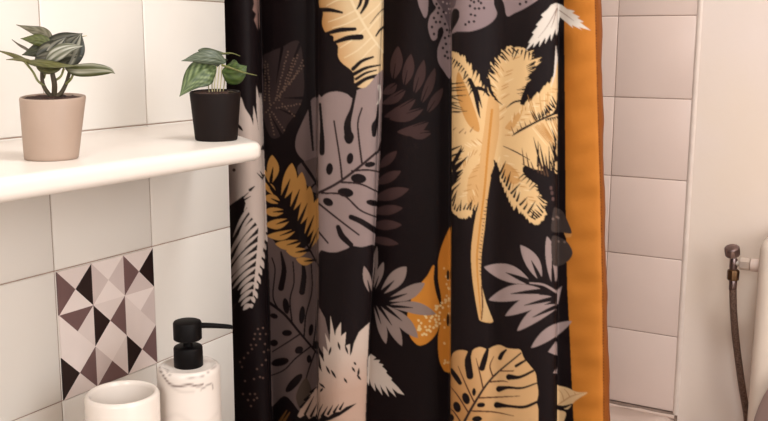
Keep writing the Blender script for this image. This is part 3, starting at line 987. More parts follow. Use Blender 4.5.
# white palm at the foot
WP = (222, 199, 184)
fill([(319, 307), (325, 318), (331, 345), (332, 362), (322, 352), (318, 345)], (134, 112, 106), C_P)
fill([(316, 452), (316, 421), (297, 417), (303, 404), (309, 395), (316, 388), (319, 380), (318, 366), (322, 372), (319, 353), (324, 362), (323, 346), (328, 352), (325, 333), (330, 343), (330.5, 316), (335, 336), (336, 330), (341, 322),
      (341, 336), (346, 332), (345, 346), (350, 344), (350, 356), (352, 352), (354, 343), (359, 332), (370, 322), (370, 345), (367, 360), (367, 452)], WP, BC, c2=(212, 176, 156), grad=((335, 352), (345, 392)))
for a, b in (((331, 370), (336, 378)), ((344, 378), (347, 383)), ((352, 367), (355, 372)), ((354, 362), (356, 365)), ((357, 375), (361, 380)), ((359, 368), (358, 377)), ((331, 347), (329, 355)), ((338, 342), (340, 350)),
             ((319, 383), (325, 388)), ((320, 392), (323, 388)), ((345, 345), (348, 354)), ((326, 366), (330, 374))):
    stroke([a, ((a[0] + b[0]) / 2, (a[1] + b[1]) / 2), b], [.6, 2.2, .6], BLACK, C_P)
for a, b in (((305, 414), (314, 396)), ((311, 416), (318, 402)), ((316, 417), (323, 404)), ((322, 416), (328, 406)), ((328, 414), (333, 405)), ((334, 412), (339, 404)), ((340, 409), (344, 402)), ((301, 407), (311, 396)), ((305, 400), (314, 391)), ((311, 392), (318, 386))):
    stroke([a, ((a[0] + b[0]) / 2, (a[1] + b[1]) / 2), b], [2.6, 1.6, .4], BLACK, BC)
fill([(292, 412), (300, 418), (306, 414), (309, 419), (314, 416), (318, 419.5), (324, 415), (328, 417), (334, 412.5), (340, 411.5), (346, 407), (357, 403), (349, 409.5), (340, 415.5), (330, 420), (318, 424), (318, 452), (292, 452)], BLACK, BC)

# --- dark panel
MR = (75, 53, 51)
for b, t, w, bd in (((393, 80), (398, 46), 12, 1), ((404, 86), (411, 54), 11, 1), ((414, 94), (424, 60), 10, 1), ((421, 104), (435, 68), 9, 1), ((427, 113), (443, 88), 9, 0),
                    ((397, 83), (383, 94), 9, -1), ((406, 89), (382, 104), 9, -2), ((416, 98), (384, 117), 10, -3), ((424, 108), (389, 119), 10, -3), ((429, 121), (397, 132), 11, -4), ((432, 132), (408, 134), 9, -2)):
    petal(b, t, w, MR, D_P, bend=bd, fat=.5)
    stroke([b, ((b[0] + t[0]) / 2, (b[1] + t[1]) / 2)], [1.6, .5], BLACK, D_P)
stroke([(386, 77), (402, 85), (418, 99), (428, 116), (432, 138)], [1.6, 2, 2, 1.8, 1.4], BLACK, D_P)
for (t, b, w) in (((397, 151), (379, 168), 9), ((401, 171), (376, 184), 10), ((409, 189), (374, 199), 12), ((403, 208), (372, 212), 10), ((402, 225), (370, 225), 10), ((399, 244), (368, 238), 8)):
    petal(b, t, w, MR, D_P, fat=.5)
LIL = (148, 127, 128)
blob([(416, -16), (418, 2), (421, 11), (425, 18), (428, 10), (427, -16)], LIL, D_P)
fill(closed([(430, -16), (433, 2), (436, 8), (430, 16), (428, 26), (430, 36), (433, 40.5), (437, 38), (438, 30), (442, 27), (443.5, 33), (440, 42), (437.5, 50), (438, 61), (443, 70), (451, 79), (453, 60), (453, -16)]), LIL, D_P)
fill(closed([(440, -16), (436, -2), (442, 8), (446, 20), (451, 30), (456, 20), (452, -16)]), (104, 86, 90), D_P)
fill(closed([(448, -16), (448, 30), (458, 31.5), (470, 31.5), (482, 28), (492, 22), (497, 14), (494, 4), (490, -16)]), LIL, E_P)
fill(closed([(449, 34), (455, 26), (459, 18), (459, 11), (455, 8.5), (452, 12), (450, 20)]), BLACK, DE)
fill(closed([(449, -16), (449, 4), (453, 8), (456, 2), (457, -16)]), (104, 86, 90), E_P)
for x, y in ((474, 2), (478.5, 1), (475, 8.5), (479, 8.5), (471, 14.5), (475, 15.5), (469, 22), (474, 21.5), (465.5, 24.5), (470, 6), (481, 3), (436.5, 4), (441.5, 16.5), (443.5, 12), (438, 13), (432, 27), (434, 34), (436, 22), (440, 22), (445, 24), (447, 30),
             (445, 38), (446, 44), (443, 48), (447, 52), (445, 56), (448, 58), (449, 36), (434, 18), (439, 8), (471, 0), (484, 8)):
    oval(x, y, 1.25, 1.3, BLACK, DE)
for x, y in ((443, 2), (447, 3.5), (449, 9), (446, 13)):
    oval(x, y, 1.0, 1.0, (186, 164, 160), DE)
fill(closed([(498, -18), (504, 4), (507, 16), (515, 13), (527, 7), (540, -3), (540, -18)]), LIL, E_P)
for x, y in ((520, 4), (526, 2), (523, -3), (532, -2)):
    oval(x, y, 1.3, 1.3, BLACK, E_P)
# orange spotted flower
OG = (222, 143, 54)
fill(closed([(451, 226), (444, 240), (439, 256), (437, 276), (440, 296), (441, 316), (438, 338), (439, 358), (443, 369), (447, 372), (453, 368), (455, 300), (455, 226)]), OG, D_P)
fill(closed([(434, 265), (427, 276), (417, 288), (411, 300), (407, 318), (409, 334), (415, 343), (421, 345.5), (430, 341), (438, 330), (441, 312), (438, 298), (436, 284)]), OG, D_P)
stroke([(436.5, 262), (436, 280), (439, 296), (441, 305)], [3, 4.4, 4, .5], BLACK, D_P)
r_ = random.Random(9)
for k in range(46):
    x, y = r_.uniform(418, 449), 0
    y = 330 - (x - 418) * .75 + r_.uniform(-11, 11)
    oval(x, y, 1.25, 1.25, (250, 218, 158), D_P)
for k in range(22):
    oval(r_.uniform(444, 450), r_.uniform(262, 366), 1.0, 1.2, (246, 208, 146), D_P)
oval(448, 275, 1.5, 5, BLACK, D_P)
oval(448, 320, 1.4, 6.5, BLACK, D_P)
# grey lily
LY = (158, 136, 128)
for t, w, b in (((364, 266), 8, (371, 294)),):
    petal(b, t, w, LY, C_P, slit=.5)
for t, w, b, bd in (((377, 246), 5.5, (372, 294), 0), ((383.5, 262), 7, (373, 293), 0), ((406.5, 266.5), 15, (378, 296), 1), ((425, 283), 13, (383, 301), 3), ((436, 314), 12, (384, 306), -3), ((418, 338), 13, (380, 303), -2),
                    ((402, 346), 11, (376, 302), -2), ((386, 344), 9, (373, 300), -1)):
    petal(b, t, w, LY, D_P, slit=.55, bend=bd, fat=.6)
stroke([(368, 292), (376, 296), (384, 306)], [5, 5, 2], BLACK, D_P)
# wing of the white palm
fill([(363, 358), (368, 357), (371, 354), (376, 357.5), (373, 360), (380, 360), (378.5, 363), (383.5, 364.5), (382, 366.5), (387, 371), (386, 373), (392, 378.5), (391, 380), (397, 386), (404.5, 395), (398, 393), (392, 388), (396, 397), (389.5, 391), (385.5, 385.5), (389, 397), (382.5, 389), (380, 384.5), (382.5, 395.5), (376.5, 387), (374.5, 382), (375.5, 391.5), (371, 385), (369.5, 379), (369, 386), (366, 380), (363, 382)], (228, 210, 196), D_P)

# --- palm tree panel
GOLD = (236, 196, 142)
DG = (206, 142, 66)
LG = (250, 222, 176)
CORE = [(449, 62), (458, 66), (466, 74), (473, 88), (481, 96), (489, 94), (497, 92), (499, 66), (508, 56), (520, 58), (528, 64), (527, 82), (520, 104), (534, 102), (550, 90), (556, 80), (556, 108), (545, 120), (552, 124), (551, 150), (548, 168),
        (538, 170), (524, 166), (524, 176), (534, 192), (540, 206), (537, 213), (526, 204), (514, 188), (504, 174), (497, 162), (492, 172), (487, 196), (484, 206), (474, 206), (462, 206), (449, 200)]
fill(closed(CORE, 3), GOLD, E_P)
fringe([(497, 128), (497, 104), (502, 80), (509, 62), (513, 50)], [4, 26, 36, 34, 26, 8], [4, 15, 19, 18, 12, 5], GOLD, E_P, n=30, w=4.6, lean=.75, seed=41, jit=.18)
fringe([(492, 138), (480, 112), (468, 84), (459, 66), (452, 54)], [6, 16, 18, 15, 9, 3], [4, 11, 11, 9, 6, 3], GOLD, E_P, n=22, w=4.4, lean=.9, seed=42, jit=.18)
fringe([(500, 138), (520, 116), (538, 102), (550, 90), (557, 78)], [4, 9, 10, 9, 8, 5], [4, 9, 10, 9, 7, 4], GOLD, E_P, n=22, w=4.2, lean=1.0, seed=43)
fill([(551, 92), (555, 74), (556, 50), (558, 64), (558, 92)], GOLD, E_P)
fringe([(500, 142), (516, 134), (532, 126), (546, 119), (558, 116)], [18, 46, 64, 74, 76, 70], [2, 4, 3, 2, 2], GOLD, E_P, n=22, w=5.0, lean=.25, seed=44, jit=.14)
fringe([(498, 150), (510, 172), (522, 192), (532, 208), (539, 219)], [6, 16, 20, 18, 13, 6], [6, 16, 20, 19, 14, 6], GOLD, E_P, n=22, w=5.2, lean=.8, seed=45, jit=.15)
fringe([(492, 146), (478, 146), (464, 154), (452, 168), (444, 184)], [4, 10, 11, 10, 8, 4], [8, 16, 20, 22, 18, 10], GOLD, E_P, n=22, w=5, lean=.9, seed=46, jit=.2)
fringe([(488, 152), (480, 172), (471, 190), (464, 204), (459, 213)], [6, 13, 16, 15, 12, 6], [6, 14, 18, 17, 12, 6], GOLD, E_P, n=22, w=5.2, lean=.9, seed=47, jit=.18)
# darker and lighter washes in the fronds
fill(closed([(458, 72), (464, 82), (472, 102), (479, 124), (478, 132), (468, 124), (460, 106), (456, 88)]), DG, E_P, alpha=.8)
fill(closed([(500, 166), (508, 164), (517, 172), (520, 181), (513, 184), (505, 178)]), DG, E_P, alpha=.6)
fill(closed([(505, 128), (512, 119), (522, 110), (519, 120), (512, 129)]), DG, E_P, alpha=.6)
fill(closed([(468, 180), (475, 168), (484, 163), (485, 190), (476, 206), (468, 203)]), DG, E_P, alpha=.4)
r_ = random.Random(77)
for sp_, ln, lean in (([(497, 126), (498, 100), (503, 78), (512, 52)], 12, .8), ([(530, 127), (542, 121), (555, 118)], 30, .2), ([(499, 152), (514, 178), (534, 210)], 9, .9), ([(488, 154), (476, 182), (462, 208)], 10, .9), ([(490, 146), (470, 150), (452, 168)], 11, .9),
                      ([(500, 138), (524, 113), (554, 86)], 8, 1)):
    S_ = spline(sp_, 20)
    for k in range(1, 19):
        d = S_[k + 1] - S_[k - 1]
        d = d / np.hypot(*d)
        for sg in (1, -1):
            if r_.random() < .35:
                continue
            nn = np.array([-d[1], d[0]]) * sg
            a_ = S_[k] + (nn + d * lean) * r_.uniform(.5, 3)
            e_ = a_ + (nn + d * lean) / math.hypot(1, lean) * ln * r_.uniform(.5, 1)
            stroke([tuple(a_), tuple((a_ + e_) / 2), tuple(e_)], [.5, .9, .4], LG if r_.random() < .45 else (198, 144, 84), E_P)
# dark gaps between the fronds
for pts, w in (([(476, 88), (479, 98), (482, 108)], [3, 2.4, .6]), ([(488, 84), (492, 93), (497, 101)], [2.8, 2.4, .6]), ([(481, 88), (486, 92), (490, 98)], [3, 2, .8]),
               ([(556, 113), (538, 121), (522, 130), (512, 136)], [2.2, 2.0, 1.4, .5]), ([(526, 100), (515, 102), (506, 108)], [2.6, 1.4, .5]), ([(494, 180), (496.5, 170), (494.5, 160)], [5, 4, .6]), ([(522, 164), (534, 170), (546, 173)], [.6, 1.6, .8])):
    stroke(pts, w, BLACK, E_P)
nicks([(556, 192), (552, 182), (547, 172), (538, 166)], (-.12, -1), 26, 2.4, E_P, 61, step=3.6)
nicks([(549, 186), (545, 178)], (-.1, -1), 20, 2.2, E_P, 62, step=3.4)
nicks([(556, 104), (547, 113), (537, 119)], (-.5, -1), 10, 1.7, E_P, 27, step=3.4)
nicks([(534, 64), (533, 78), (529, 92)], (-1, .25), 11, 1.5, E_P, 25, step=4)
nicks([(491, 76), (494, 66), (502, 56)], (.75, .7), 8, 1.6, E_P, 23, step=3.6)
nicks([(452, 88), (451.5, 100), (452, 112)], (1, .15), 12, 1.5, E_P, 22, step=5)
for a, b in (((451, 168), (464, 147)), ((452, 174), (468, 156)), ((454, 162), (462, 146)), ((451, 184), (463, 172)), ((556, 186), (551, 160)), ((551, 190), (548, 172)), ((556, 160), (553, 142))):
    stroke([a, ((a[0] + b[0]) / 2, (a[1] + b[1]) / 2), b], [3.4, 2.2, .4], BLACK, E_P)
# trunk
fill(closed([(489, 96), (484, 130), (480, 160), (478, 200), (473, 232), (471, 256), (473, 284), (478, 314), (481, 321), (493, 321.5), (486, 304), (481.5, 285), (481.5, 256), (485, 226), (488, 196), (494, 160), (499, 130), (498, 100)]), (222, 174, 116), E_P)
stroke([(492, 110), (488, 150), (484.5, 190), (479, 235), (477, 265), (481, 318)], [2.4, 2.4, 2.2, 2, 1.8, 1], DG, E_P)
fill([(481.5, 285), (486, 302), (493.5, 321.5), (481, 321)], (216, 178, 128), E_P)
stroke([(481.5, 286), (482.5, 304), (481.5, 320)], [1, 1.6, 1], (110, 70, 40), E_P)
nicks([(488, 200), (484, 225), (481.5, 250), (481, 275)], (-1, -.2), 3, 1, E_P, seed=12, step=3.5)
# dark gaps between the fronds
for pts, w in (([(470, 80), (475, 92), (478, 108), (480, 118)], [4, 4.5, 3, .6]), ([(488, 80), (491, 92), (497, 100)], [4, 3, .6]), ([(478, 88), (484, 90), (490, 96)], [4, 3, .8]), ([(555, 113), (536, 122), (520, 130), (512, 136)], [1.5, 1.6, 1.4, .6]),
               ([(526, 100), (514, 102), (506, 108)], [2, 1.4, .5]), ([(493, 176), (496, 168), (494, 160)], [5, 4, .6]), ([(503, 146), (516, 152), (530, 160)], [.6, 1.2, .6])):
    stroke(pts, w, BLACK, E_P)
# barb cuts round every frond
nicks([(452, 58), (461, 65), (468, 76), (472, 90)], (-.5, 1), 7, 1.7, E_P, 21)
nicks([(451, 84), (451, 100), (452, 112)], (1, .15), 13, 1.6, E_P, 22, step=4.5)
nicks([(489, 74), (492, 64), (500, 54), (512, 48)], (.75, .7), 9, 1.8, E_P, 23, step=3)
nicks([(514, 49), (524, 51), (533, 54)], (-.35, 1), 9, 1.8, E_P, 24, step=3)
nicks([(535, 62), (534, 78), (530, 92)], (-1, .22), 13, 1.8, E_P, 25, step=3.6)
nicks([(488, 84), (490, 92), (495, 99)], (.9, .5), 8, 1.6, E_P, 26)
nicks([(555, 108), (546, 115), (536, 121)], (-.5, -1), 11, 1.7, E_P, 27, step=3)
nicks([(536, 122), (524, 128), (514, 134)], (-.2, -1), 7, 1.2, E_P, 28, c=(120, 84, 60), step=4)
nicks([(556, 140), (555, 160), (554, 176)], (-.25, -1), 14, 1.7, E_P, 29, step=3.5)
nicks([(548, 176), (538, 172), (524, 164)], (-.2, -1), 13, 1.6, E_P, 30, c=(90, 62, 44), step=3.5)
nicks([(545, 198), (542, 214), (535, 219)], (-.8, -.7), 10, 1.8, E_P, 31, step=2.8)
nicks([(532, 217), (518, 202), (508, 188), (500, 174)], (.55, -1), 12, 2.4, E_P, 32, step=4.2)
nicks([(543, 190), (534, 180), (524, 174)], (-.75, .8), 9, 1.6, E_P, 33, step=3.4)
nicks([(451, 196), (455, 210), (466, 209), (476, 211)], (.35, -1), 10, 1.8, E_P, 34, step=3)
nicks([(451, 150), (451, 172), (451, 192)], (1, -.6), 13, 2.2, E_P, 35, step=5)
nicks([(453, 130), (462, 134), (470, 132)], (.6, -.9), 6, 1.1, E_P, 36, c=(120, 80, 50), step=4)
for a, b in (((452, 166), (464, 147)), ((454, 170), (468, 156)), ((456, 160), (462, 146)), ((452, 178), (463, 170))):
    stroke([a, ((a[0] + b[0]) / 2, (a[1] + b[1]) / 2), b], [4, 2.6, .4], BLACK, E_P)
fill([(547, 182), (553, 168), (558, 190), (558, 196), (550, 196)], BLACK, E_P)
# lilac palm
LC = (164, 142, 138)
for t, b, w, bd, sl in (((484, 267), (531, 283), 17, 2, .55), ((520.5, 245), (541, 281), 14, 2, .55), ((547, 236), (553.5, 286), 12.5, 2, .5), ((488.5, 300), (545, 291), 16, 3, .6), ((505, 316), (556, 298), 14, 4, .6), ((517, 331), (560, 305), 13, 4, .6)):
    petal(b, t, w, LC, E_P, bend=bd, slit=sl, fat=.5)
stroke([(530, 283), (544, 285), (558, 293)], [1.6, 2.2, 2.6], LC, E_P)
petal((572, 321), (531, 348), 12, LC, EF, bend=2, fat=.5)
fill([(548, 352), (556, 341), (558, 356)], LC, E_P)
fill([(553, 373), (557, 367), (557, 374)], LC, E_P)
fill([(557, 290), (562, 286), (558, 304), (556, 304)], LC, EF)
# tan monstera
TM = (224, 178, 126)
fill(closed([(446, 452), (448, 380), (451, 358), (455, 351.5), (462, 350), (469, 352), (471, 356), (473, 350), (480, 347), (487.5, 349), (494, 346), (500, 345), (507, 348), (514, 349), (520.5, 350), (524, 358), (530, 365.5), (535.5, 373), (537, 383),
             (538.5, 393), (537, 402), (538.5, 412), (537, 430), (530, 452)]), (196, 140, 84), E_P, c2=TM, grad=((452, 380), (486, 370)))
for pts, w in (([(469, 352), (468, 362), (470, 376)], [3, 7, 7]), ([(487.5, 350), (485, 358), (482, 368)], [3, 5.4, 6]), ([(506, 350), (502, 354), (500, 358)], [2, 4, 4.4]), ([(451, 370), (456, 377), (460, 383)], [4, 5, 4]),
               ([(526, 360), (521, 363), (516, 366)], [2, 2.6, 3]), ([(533, 371), (520, 377), (509, 377)], [2.4, 3, 6]), ([(537, 383), (522, 388), (508, 387.5), (499, 389)], [1.4, 2, 3, 6]), ([(537, 402), (524, 407), (508, 406), (497, 405)], [2.6, 3, 3, 6.4])):
    stroke(pts, w, BLACK, E_P)
for x, y, rx, ry, rot in ((474, 392, 1.9, 4, 0), (466, 398.5, 3.6, 6, -20), (457, 407, 3.6, 5.6, -20), (481, 405, 4.2, 2.5, -5), (477, 419, 5, 3, -5), (451, 418, 3, 4, 0)):
    oval(x, y, rx, ry, BLACK, E_P, rot)
stroke([(460, 430), (474, 404), (492, 378), (521, 353)], [2.8, 2.4, 2, 1.4], VN, E_P)
VB = (96, 58, 38)
for pts in ([(483, 388), (480, 374), (476, 358)], [(493, 377), (490, 366), (494, 356)], [(474, 402), (466, 385), (458, 366)], [(468, 412), (458, 396), (450, 386)], [(500, 371), (512, 371), (514, 370)], [(489, 382), (502, 381), (508, 382)],
            [(478, 398), (500, 397), (520, 396)], [(472, 411), (494, 412), (514, 416)], [(462, 424), (454, 412), (449, 408)]):
    stroke(pts, [1.6, 1.4, .6], VB, E_P)
# white palm leaf that runs onto the border
WH = (232, 220, 208)
fill([(551, 5), (556, 3), (562, 5), (567, 9), (575, 11), (572, 13), (580, 17), (577, 18), (584, 22), (580, 22.5), (591, 30.5), (579, 27), (582, 30), (572, 25), (573, 28), (564, 20.5), (560, 17), (558.5, 23), (558, 30), (556, 36), (555.5, 29), (551, 41),
      (550.5, 34), (545, 44), (545.5, 37), (539, 47), (540, 40), (533, 48), (534, 43), (525.5, 51), (530, 43), (528, 43), (534, 34), (532, 33), (538, 26), (536, 25), (543, 17), (541, 15), (548, 9)], WH, EF)
for pts in ([(557, 8), (552, 18), (546, 28), (538, 38)], [(557, 8), (554, 20), (551, 28)], [(559, 10), (566, 15), (574, 21)]):
    stroke(pts, [.9, .8, .3], (150, 128, 118), EF)
fill([(556, 44), (557.5, 60), (555, 76), (551, 88), (554, 72), (555, 58)], WH, EF)
# dark leaf pieces on the border
DGY = (70, 58, 54)
fill(closed([(554, 208), (558, 208.5), (563, 212), (568, 222), (571.5, 233), (562, 232.5), (552, 231), (552, 220)]), DGY, EF)
fill(closed([(552, 237), (562, 238.5), (568, 243), (572.5, 252), (570, 259), (563, 264.5), (555, 266), (552, 260)]), DGY, EF)
for x, y in ((557, 217), (558.5, 218), (558.5, 241.5), (564.5, 242), (553, 219)):
    oval(x, y, 1.2, 1.2, (128, 108, 100), EF)
fill([(564, 233), (572, 234), (571, 237), (566, 238)], (214, 150, 84), EF)
for x, y in ((552, 193), (553, 199), (551, 188)):
    oval(x, y, 1.5, 2.2, (96, 70, 66), E_P)
# cream leaf on the border
CL = (226, 186, 138)
fill(closed([(554, 386), (560, 386), (568, 388), (577, 392), (587.5, 392.5), (581, 397), (574, 402), (568, 409), (562, 408), (554, 404)]), CL, F_P)
fill(closed([(554, 411), (560, 410.5), (566, 413), (564, 421), (560, 430), (554, 430)]), CL, F_P)
stroke([(556, 406), (562, 402), (572, 396), (584, 393)], [1, 1.2, 1, .4], (188, 140, 96), F_P)
for pts in ([(564, 401), (562, 394), (558, 389)], [(570, 397), (567, 392), (564, 389)], [(576, 395), (574, 392)]):
    stroke(pts, [.9, .5], (188, 140, 96), F_P)
stroke([(556, 406), (564, 407), (572, 404)], [2, 3, 1], BLACK, F_P)

# soften the edge of the dye by about one thread
k_ = np.array([1, 2, 1], np.float32) / 4
for ax in (0, 1):
    p_ = np.pad(sheet, [(1, 1) if a == ax else (0, 0) for a in range(3)], mode='edge')
    sl_ = [slice(None)] * 3
    acc = 0
    for q_ in range(3):
        s2 = list(sl_)
        s2[ax] = slice(q_, q_ + sheet.shape[ax])
        acc = acc + p_[tuple(s2)] * k_[q_]
    sheet = acc


def dye(px, py):
    per = CY1 - CY0 - 2.0                        # the sheet is mirrored above and below its image rows
    q = np.mod(py - CY0 - 1, 2 * per)
    py = CY0 + 1 + np.where(q > per, 2 * per - q, q)
    fx = np.clip((px - CX0) * SC - .5, 0, W_ - 1.001)
    fy = np.clip((py - CY0) * SC - .5, 0, H_ - 1.001)
    i, j = fx.astype(int), fy.astype(int)
    a, b = (fx - i)[:, None], (fy - j)[:, None]
    return (sheet[j, i] * (1 - a) * (1 - b) + sheet[j, i + 1] * a * (1 - b) + sheet[j + 1, i] * (1 - a) * b + sheet[j + 1, i + 1] * a * b)


# ------------------------------------------------------------------ the curtain's folds
def edge_pts(k):
    return k[0][1], k[-1][1]


FL = -5.0        # width of print hidden inside a fold
# (x at the top of the picture, x at the bottom, depth, hidden print)
CT = [(190, 200, 1.080, 0), (208, 217, 1.062, 0), (222, 232, 1.042, 0), (234, 246, 1.036, 0), (246, 259, 1.040, 0), (254, 267.5, 1.052, 0), (257.5, 271.3, 1.062, 0), (258.2, 272.2, 1.072, 0),
      (255.6, 269.6, 1.086, FL), (258.4, 272.2, 1.098, 0), (260, 274, 1.100, 0), (275, 284, 1.094, 0), (290, 296, 1.092, 0), (303, 306, 1.098, 0), (312, 313, 1.108, 0), (317.8, 318.6, 1.112, 0), (318.8, 319.6, 1.108, 0),
      (315.6, 316.6, 1.085, FL), (318.2, 319, 1.062, 0), (319.5, 320.2, 1.055, 0), (328, 326, 1.048, 0), (345, 338, 1.044, 0), (362, 349, 1.048, 0), (375, 359, 1.056, 0), (381.5, 364, 1.063, 0), (383.4, 365.6, 1.070, 0),
      (380.8, 363.0, 1.085, FL), (383.6, 365.6, 1.100, 0), (385.5, 367.5, 1.102, 0), (400, 386, 1.094, 0), (418, 412, 1.092, 0), (436, 434, 1.098, 0), (446, 445, 1.108, 0), (451.2, 449.6, 1.112, 0), (452.4, 450.8, 1.108, 0),
      (449.2, 447.6, 1.084, FL), (451.5, 450, 1.060, 0), (453, 451.5, 1.052, 0), (464, 463, 1.046, 0), (480, 479, 1.050, 0), (497, 494, 1.060, 0), (512, 509, 1.054, 0), (530, 528, 1.050, 0), (546, 545, 1.054, 0), (555, 554, 1.061, 0), (557.3, 556.4, 1.068, 0),
      (554.8, 554.0, 1.082, FL), (557.6, 556.6, 1.092, 0), (559.5, 558.5, 1.094, 0), (572, 574, 1.088, 0), (584, 588, 1.085, 0), (594, 600, 1.086, 0), (598, 605.5, 1.090, 0), (600.6, 609, 1.098, 0), (601.4, 610.2, 1.110, 0)]
zt_, zb_ = CZ + .72, .11
zd0, zd1 = CZ + .095, CZ - .605
zs = np.r_[np.linspace(zt_, zd0, 260, endpoint=False), np.linspace(zd0, zd1, 640, endpoint=False), np.linspace(zd1, zb_, 160)]
ctrl = np.zeros((len(zs), len(CT), 4))
for i, (xt_, xb_, y, off) in enumerate(CT):
    a, b = at_y(xt_, 0, y), at_y(xb_, 421, y)
    ctrl[:, i, 0] = a.x + (b.x - a.x) * (zs - a.z) / (b.z - a.z)
    ctrl[:, i, 1] = y
    ctrl[:, i, 2] = zs
    ctrl[:, i, 3] = off
for _ in range(3):
    L0, R0 = ctrl[:, :-1], ctrl[:, 1:]
    q = np.empty((len(zs), 2 * L0.shape[1] + 2, 4))
    q[:, 0] = ctrl[:, 0]
    q[:, -1] = ctrl[:, -1]
    q[:, 1:-1:2] = L0 * .75 + R0 * .25
    q[:, 2:-1:2] = L0 * .25 + R0 * .75
    ctrl = q
# even out the spacing along the cloth
mid = ctrl[len(zs) // 2]
d_ = np.hypot(np.diff(mid[:, 0]), np.diff(mid[:, 1])) + np.abs(np.diff(mid[:, 3])) * .0003
s_ = np.r_[0, np.cumsum(d_)]
NCOL = 960
u_ = np.linspace(0, s_[-1], NCOL)
idx = np.clip(np.searchsorted(s_, u_, 'right') - 1, 0, len(s_) - 2)
fr = ((u_ - s_[idx]) / (s_[idx + 1] - s_[idx]))[None, :, None]
G_ = ctrl[:, idx] * (1 - fr) + ctrl[:, idx + 1] * fr
# gentle unevenness of hanging cloth
zrel = (zs - zs.mean())[:, None]
G_[..., 1] += .0022 * np.sin(u_[None] * 31 + zrel * 5.0) + .0014 * np.sin(u_[None] * 77 - zrel * 9.0)
NR = len(zs)
flat = G_.reshape(-1, 4)
bord = np.clip((u_ - u_[-1] + .075) / .02, 0, 1)[None]
cz_ = zs[:, None] - CZ
G_[..., 1] += bord * (.0010 * np.sin(cz_ * 88 + u_[None] * 40) * np.sin(cz_ * 31 + 1) + .0007 * np.sin(cz_ * 190 - u_[None] * 60) * np.sin(cz_ * 47))
G_[..., 0] += np.clip((u_ - u_[-1] + .02) / .02, 0, 1)[None] * .0007 * np.sin(cz_ * 60) 
flat = G_.reshape(-1, 4)
vx, vy = pix(flat[:, :3])  # cloth points projected through the camera view give their sheet pixels
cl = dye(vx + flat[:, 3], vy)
me = bpy.data.meshes.new('shower_curtain')
me.vertices.add(NR * NCOL)
me.vertices.foreach_set('co', flat[:, :3].astype(np.float32).ravel())
ii = (np.arange(NR - 1)[:, None] * NCOL + np.arange(NCOL - 1)[None]).ravel()
quads = np.stack([ii, ii + NCOL, ii + NCOL + 1, ii + 1], 1)
me.loops.add(quads.size)
me.loops.foreach_set('vertex_index', quads.ravel().astype(np.int32))
me.polygons.add(len(quads))
me.polygons.foreach_set('loop_start', (np.arange(len(quads)) * 4).astype(np.int32))
me.update(calc_edges=True)
me.validate()
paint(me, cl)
me.polygons.foreach_set('use_smooth', np.ones(len(quads), bool))
cur = link('shower_curtain', me, M['cloth'])
tag(cur, 'black shower curtain printed with monstera and palm leaves, orange border on the right', 'curtain')

# rod above the picture, rings
rod = thing('curtain_rod', (-.70, 1.08, CZ + .76), 'steel curtain rod above the black leaf curtain', 'curtain rod')
zr = CZ + .76
obj('rod', tube_bm([(XA + .001, 1.08, zr), (-.9, 1.08, zr), (-.5, 1.08, zr), (-.34, 1.082, zr), (-.285, 1.11, zr), (-.265, 1.17, zr), (-.265, 1.4, zr), (-.265, YB - .007, zr)], .011, 60, 16), M['metal'], rod)
for x_ in np.linspace(-.93, -.36, 8):
    bm = bmesh.new()
    tube_bm([(x_, 1.08 + .024 * math.sin(a), zr - .012 + .026 * math.cos(a)) for a in np.linspace(0, 2 * math.pi, 17)], .0018, 48, 8, bm)
    obj('ring', bm, M['metal'], rod)

# ------------------------------------------------------------------ light
LX, LY_ = .10, .66
lp = thing('ceiling_lamp', (LX, LY_, ZT), 'round glowing lamp on the ceiling of the bathroom', 'ceiling lamp')
obj('lamp_base', lathe_bm([(.20, 0), (.20, -.02), (.19, -.025)], 48, (LX, LY_, ZT)), M['plastic'], lp)
obj('lamp_shade', lathe_bm([(.185, -.024), (.175, -.05), (.12, -.07), (0, -.078)], 48, (LX, LY_, ZT)), em, lp)


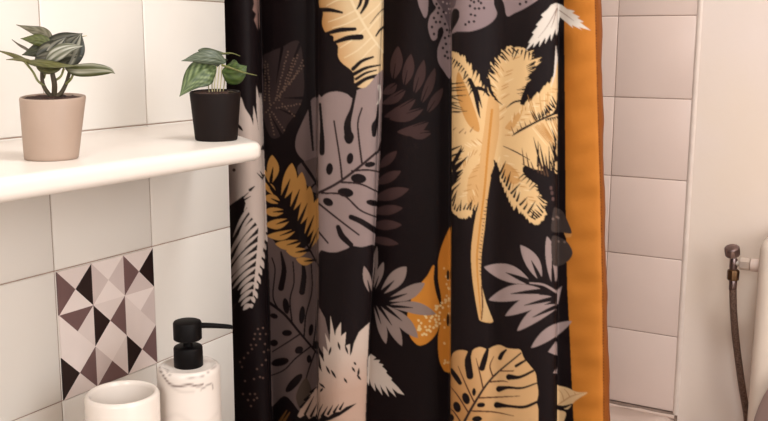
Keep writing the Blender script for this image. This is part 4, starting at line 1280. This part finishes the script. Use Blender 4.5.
def area(name, loc, target, size, power, color):
    ld = bpy.data.lights.new(name, 'AREA')
    ld.shape = 'DISK'
    ld.size = size
    ld.energy = power
    ld.color = color
    o = bpy.data.objects.new(name, ld)
    COL.objects.link(o)
    o.location = loc
    o.rotation_euler = (Vector(target) - Vector(loc)).to_track_quat('-Z', 'Y').to_euler()
    return o


area('lamp_light', (LX, LY_, ZT - .085), (LX, LY_, 0), .36, 14, (.98, 1, 1))
area('front_fill_light', (.15, YF + .045, 1.55), (-.5, 1.0, 1.0), .9, 27, (.98, 1, 1))  # added soft fill from behind the camera, no doorway there

area('side_fill_light', (XR - .06, .30, 1.25), (XL, .55, 1.0), .8, 13, (.97, 1, 1.02))  # added fill from the right, lifts the left wall under the shelf

# unseen windows with glowing panes, added to go with the two fill lights (behind and to the right of the camera)
gl = em.copy()
gl.name = 'fill_pane_glow'
gl.node_tree.nodes['Principled BSDF'].inputs['Emission Strength'].default_value = 1.2


def fill_window(name, centre, along, w2, h2, inward):
    c, a, n_ = Vector(centre), Vector(along), Vector(inward)
    root = bpy.data.objects.new(name, None)
    COL.objects.link(root)
    root.location = c
    struct(root)

    def bar(nm, a0, a1, z0, z1, d0, d1, m):
        p, q = c + a * a0 + n_ * d0, c + a * a1 + n_ * d1
        obj(nm, box_bm(min(p.x, q.x), max(p.x, q.x), min(p.y, q.y), max(p.y, q.y), c.z + z0, c.z + z1), m, root)
    bar('pane', -w2, w2, -h2, h2, .002, .008, gl)
    for nm, q in (('frame', (-w2 - .05, -w2, -h2 - .05, h2 + .05)), ('frame', (w2, w2 + .05, -h2 - .05, h2 + .05)), ('frame', (-w2, w2, -h2 - .05, -h2)), ('frame', (-w2, w2, h2, h2 + .05)), ('mullion', (-.015, .015, -h2, h2))):
        bar(nm, *q, .0005, .03, M['plastic'])


fill_window('fill_window_1', (XR, .30, 1.25), (0, 1, 0), .42, .42, (-1, 0, 0))
fill_window('fill_window_2', (.15, YF, 1.55), (1, 0, 0), .47, .47, (0, 1, 0))
w = bpy.data.worlds.new('world')
scn.world = w
w.use_nodes = True
w.node_tree.nodes['Background'].inputs['Color'].default_value = (.9, .8, .72, 1)
w.node_tree.nodes['Background'].inputs['Strength'].default_value = .3
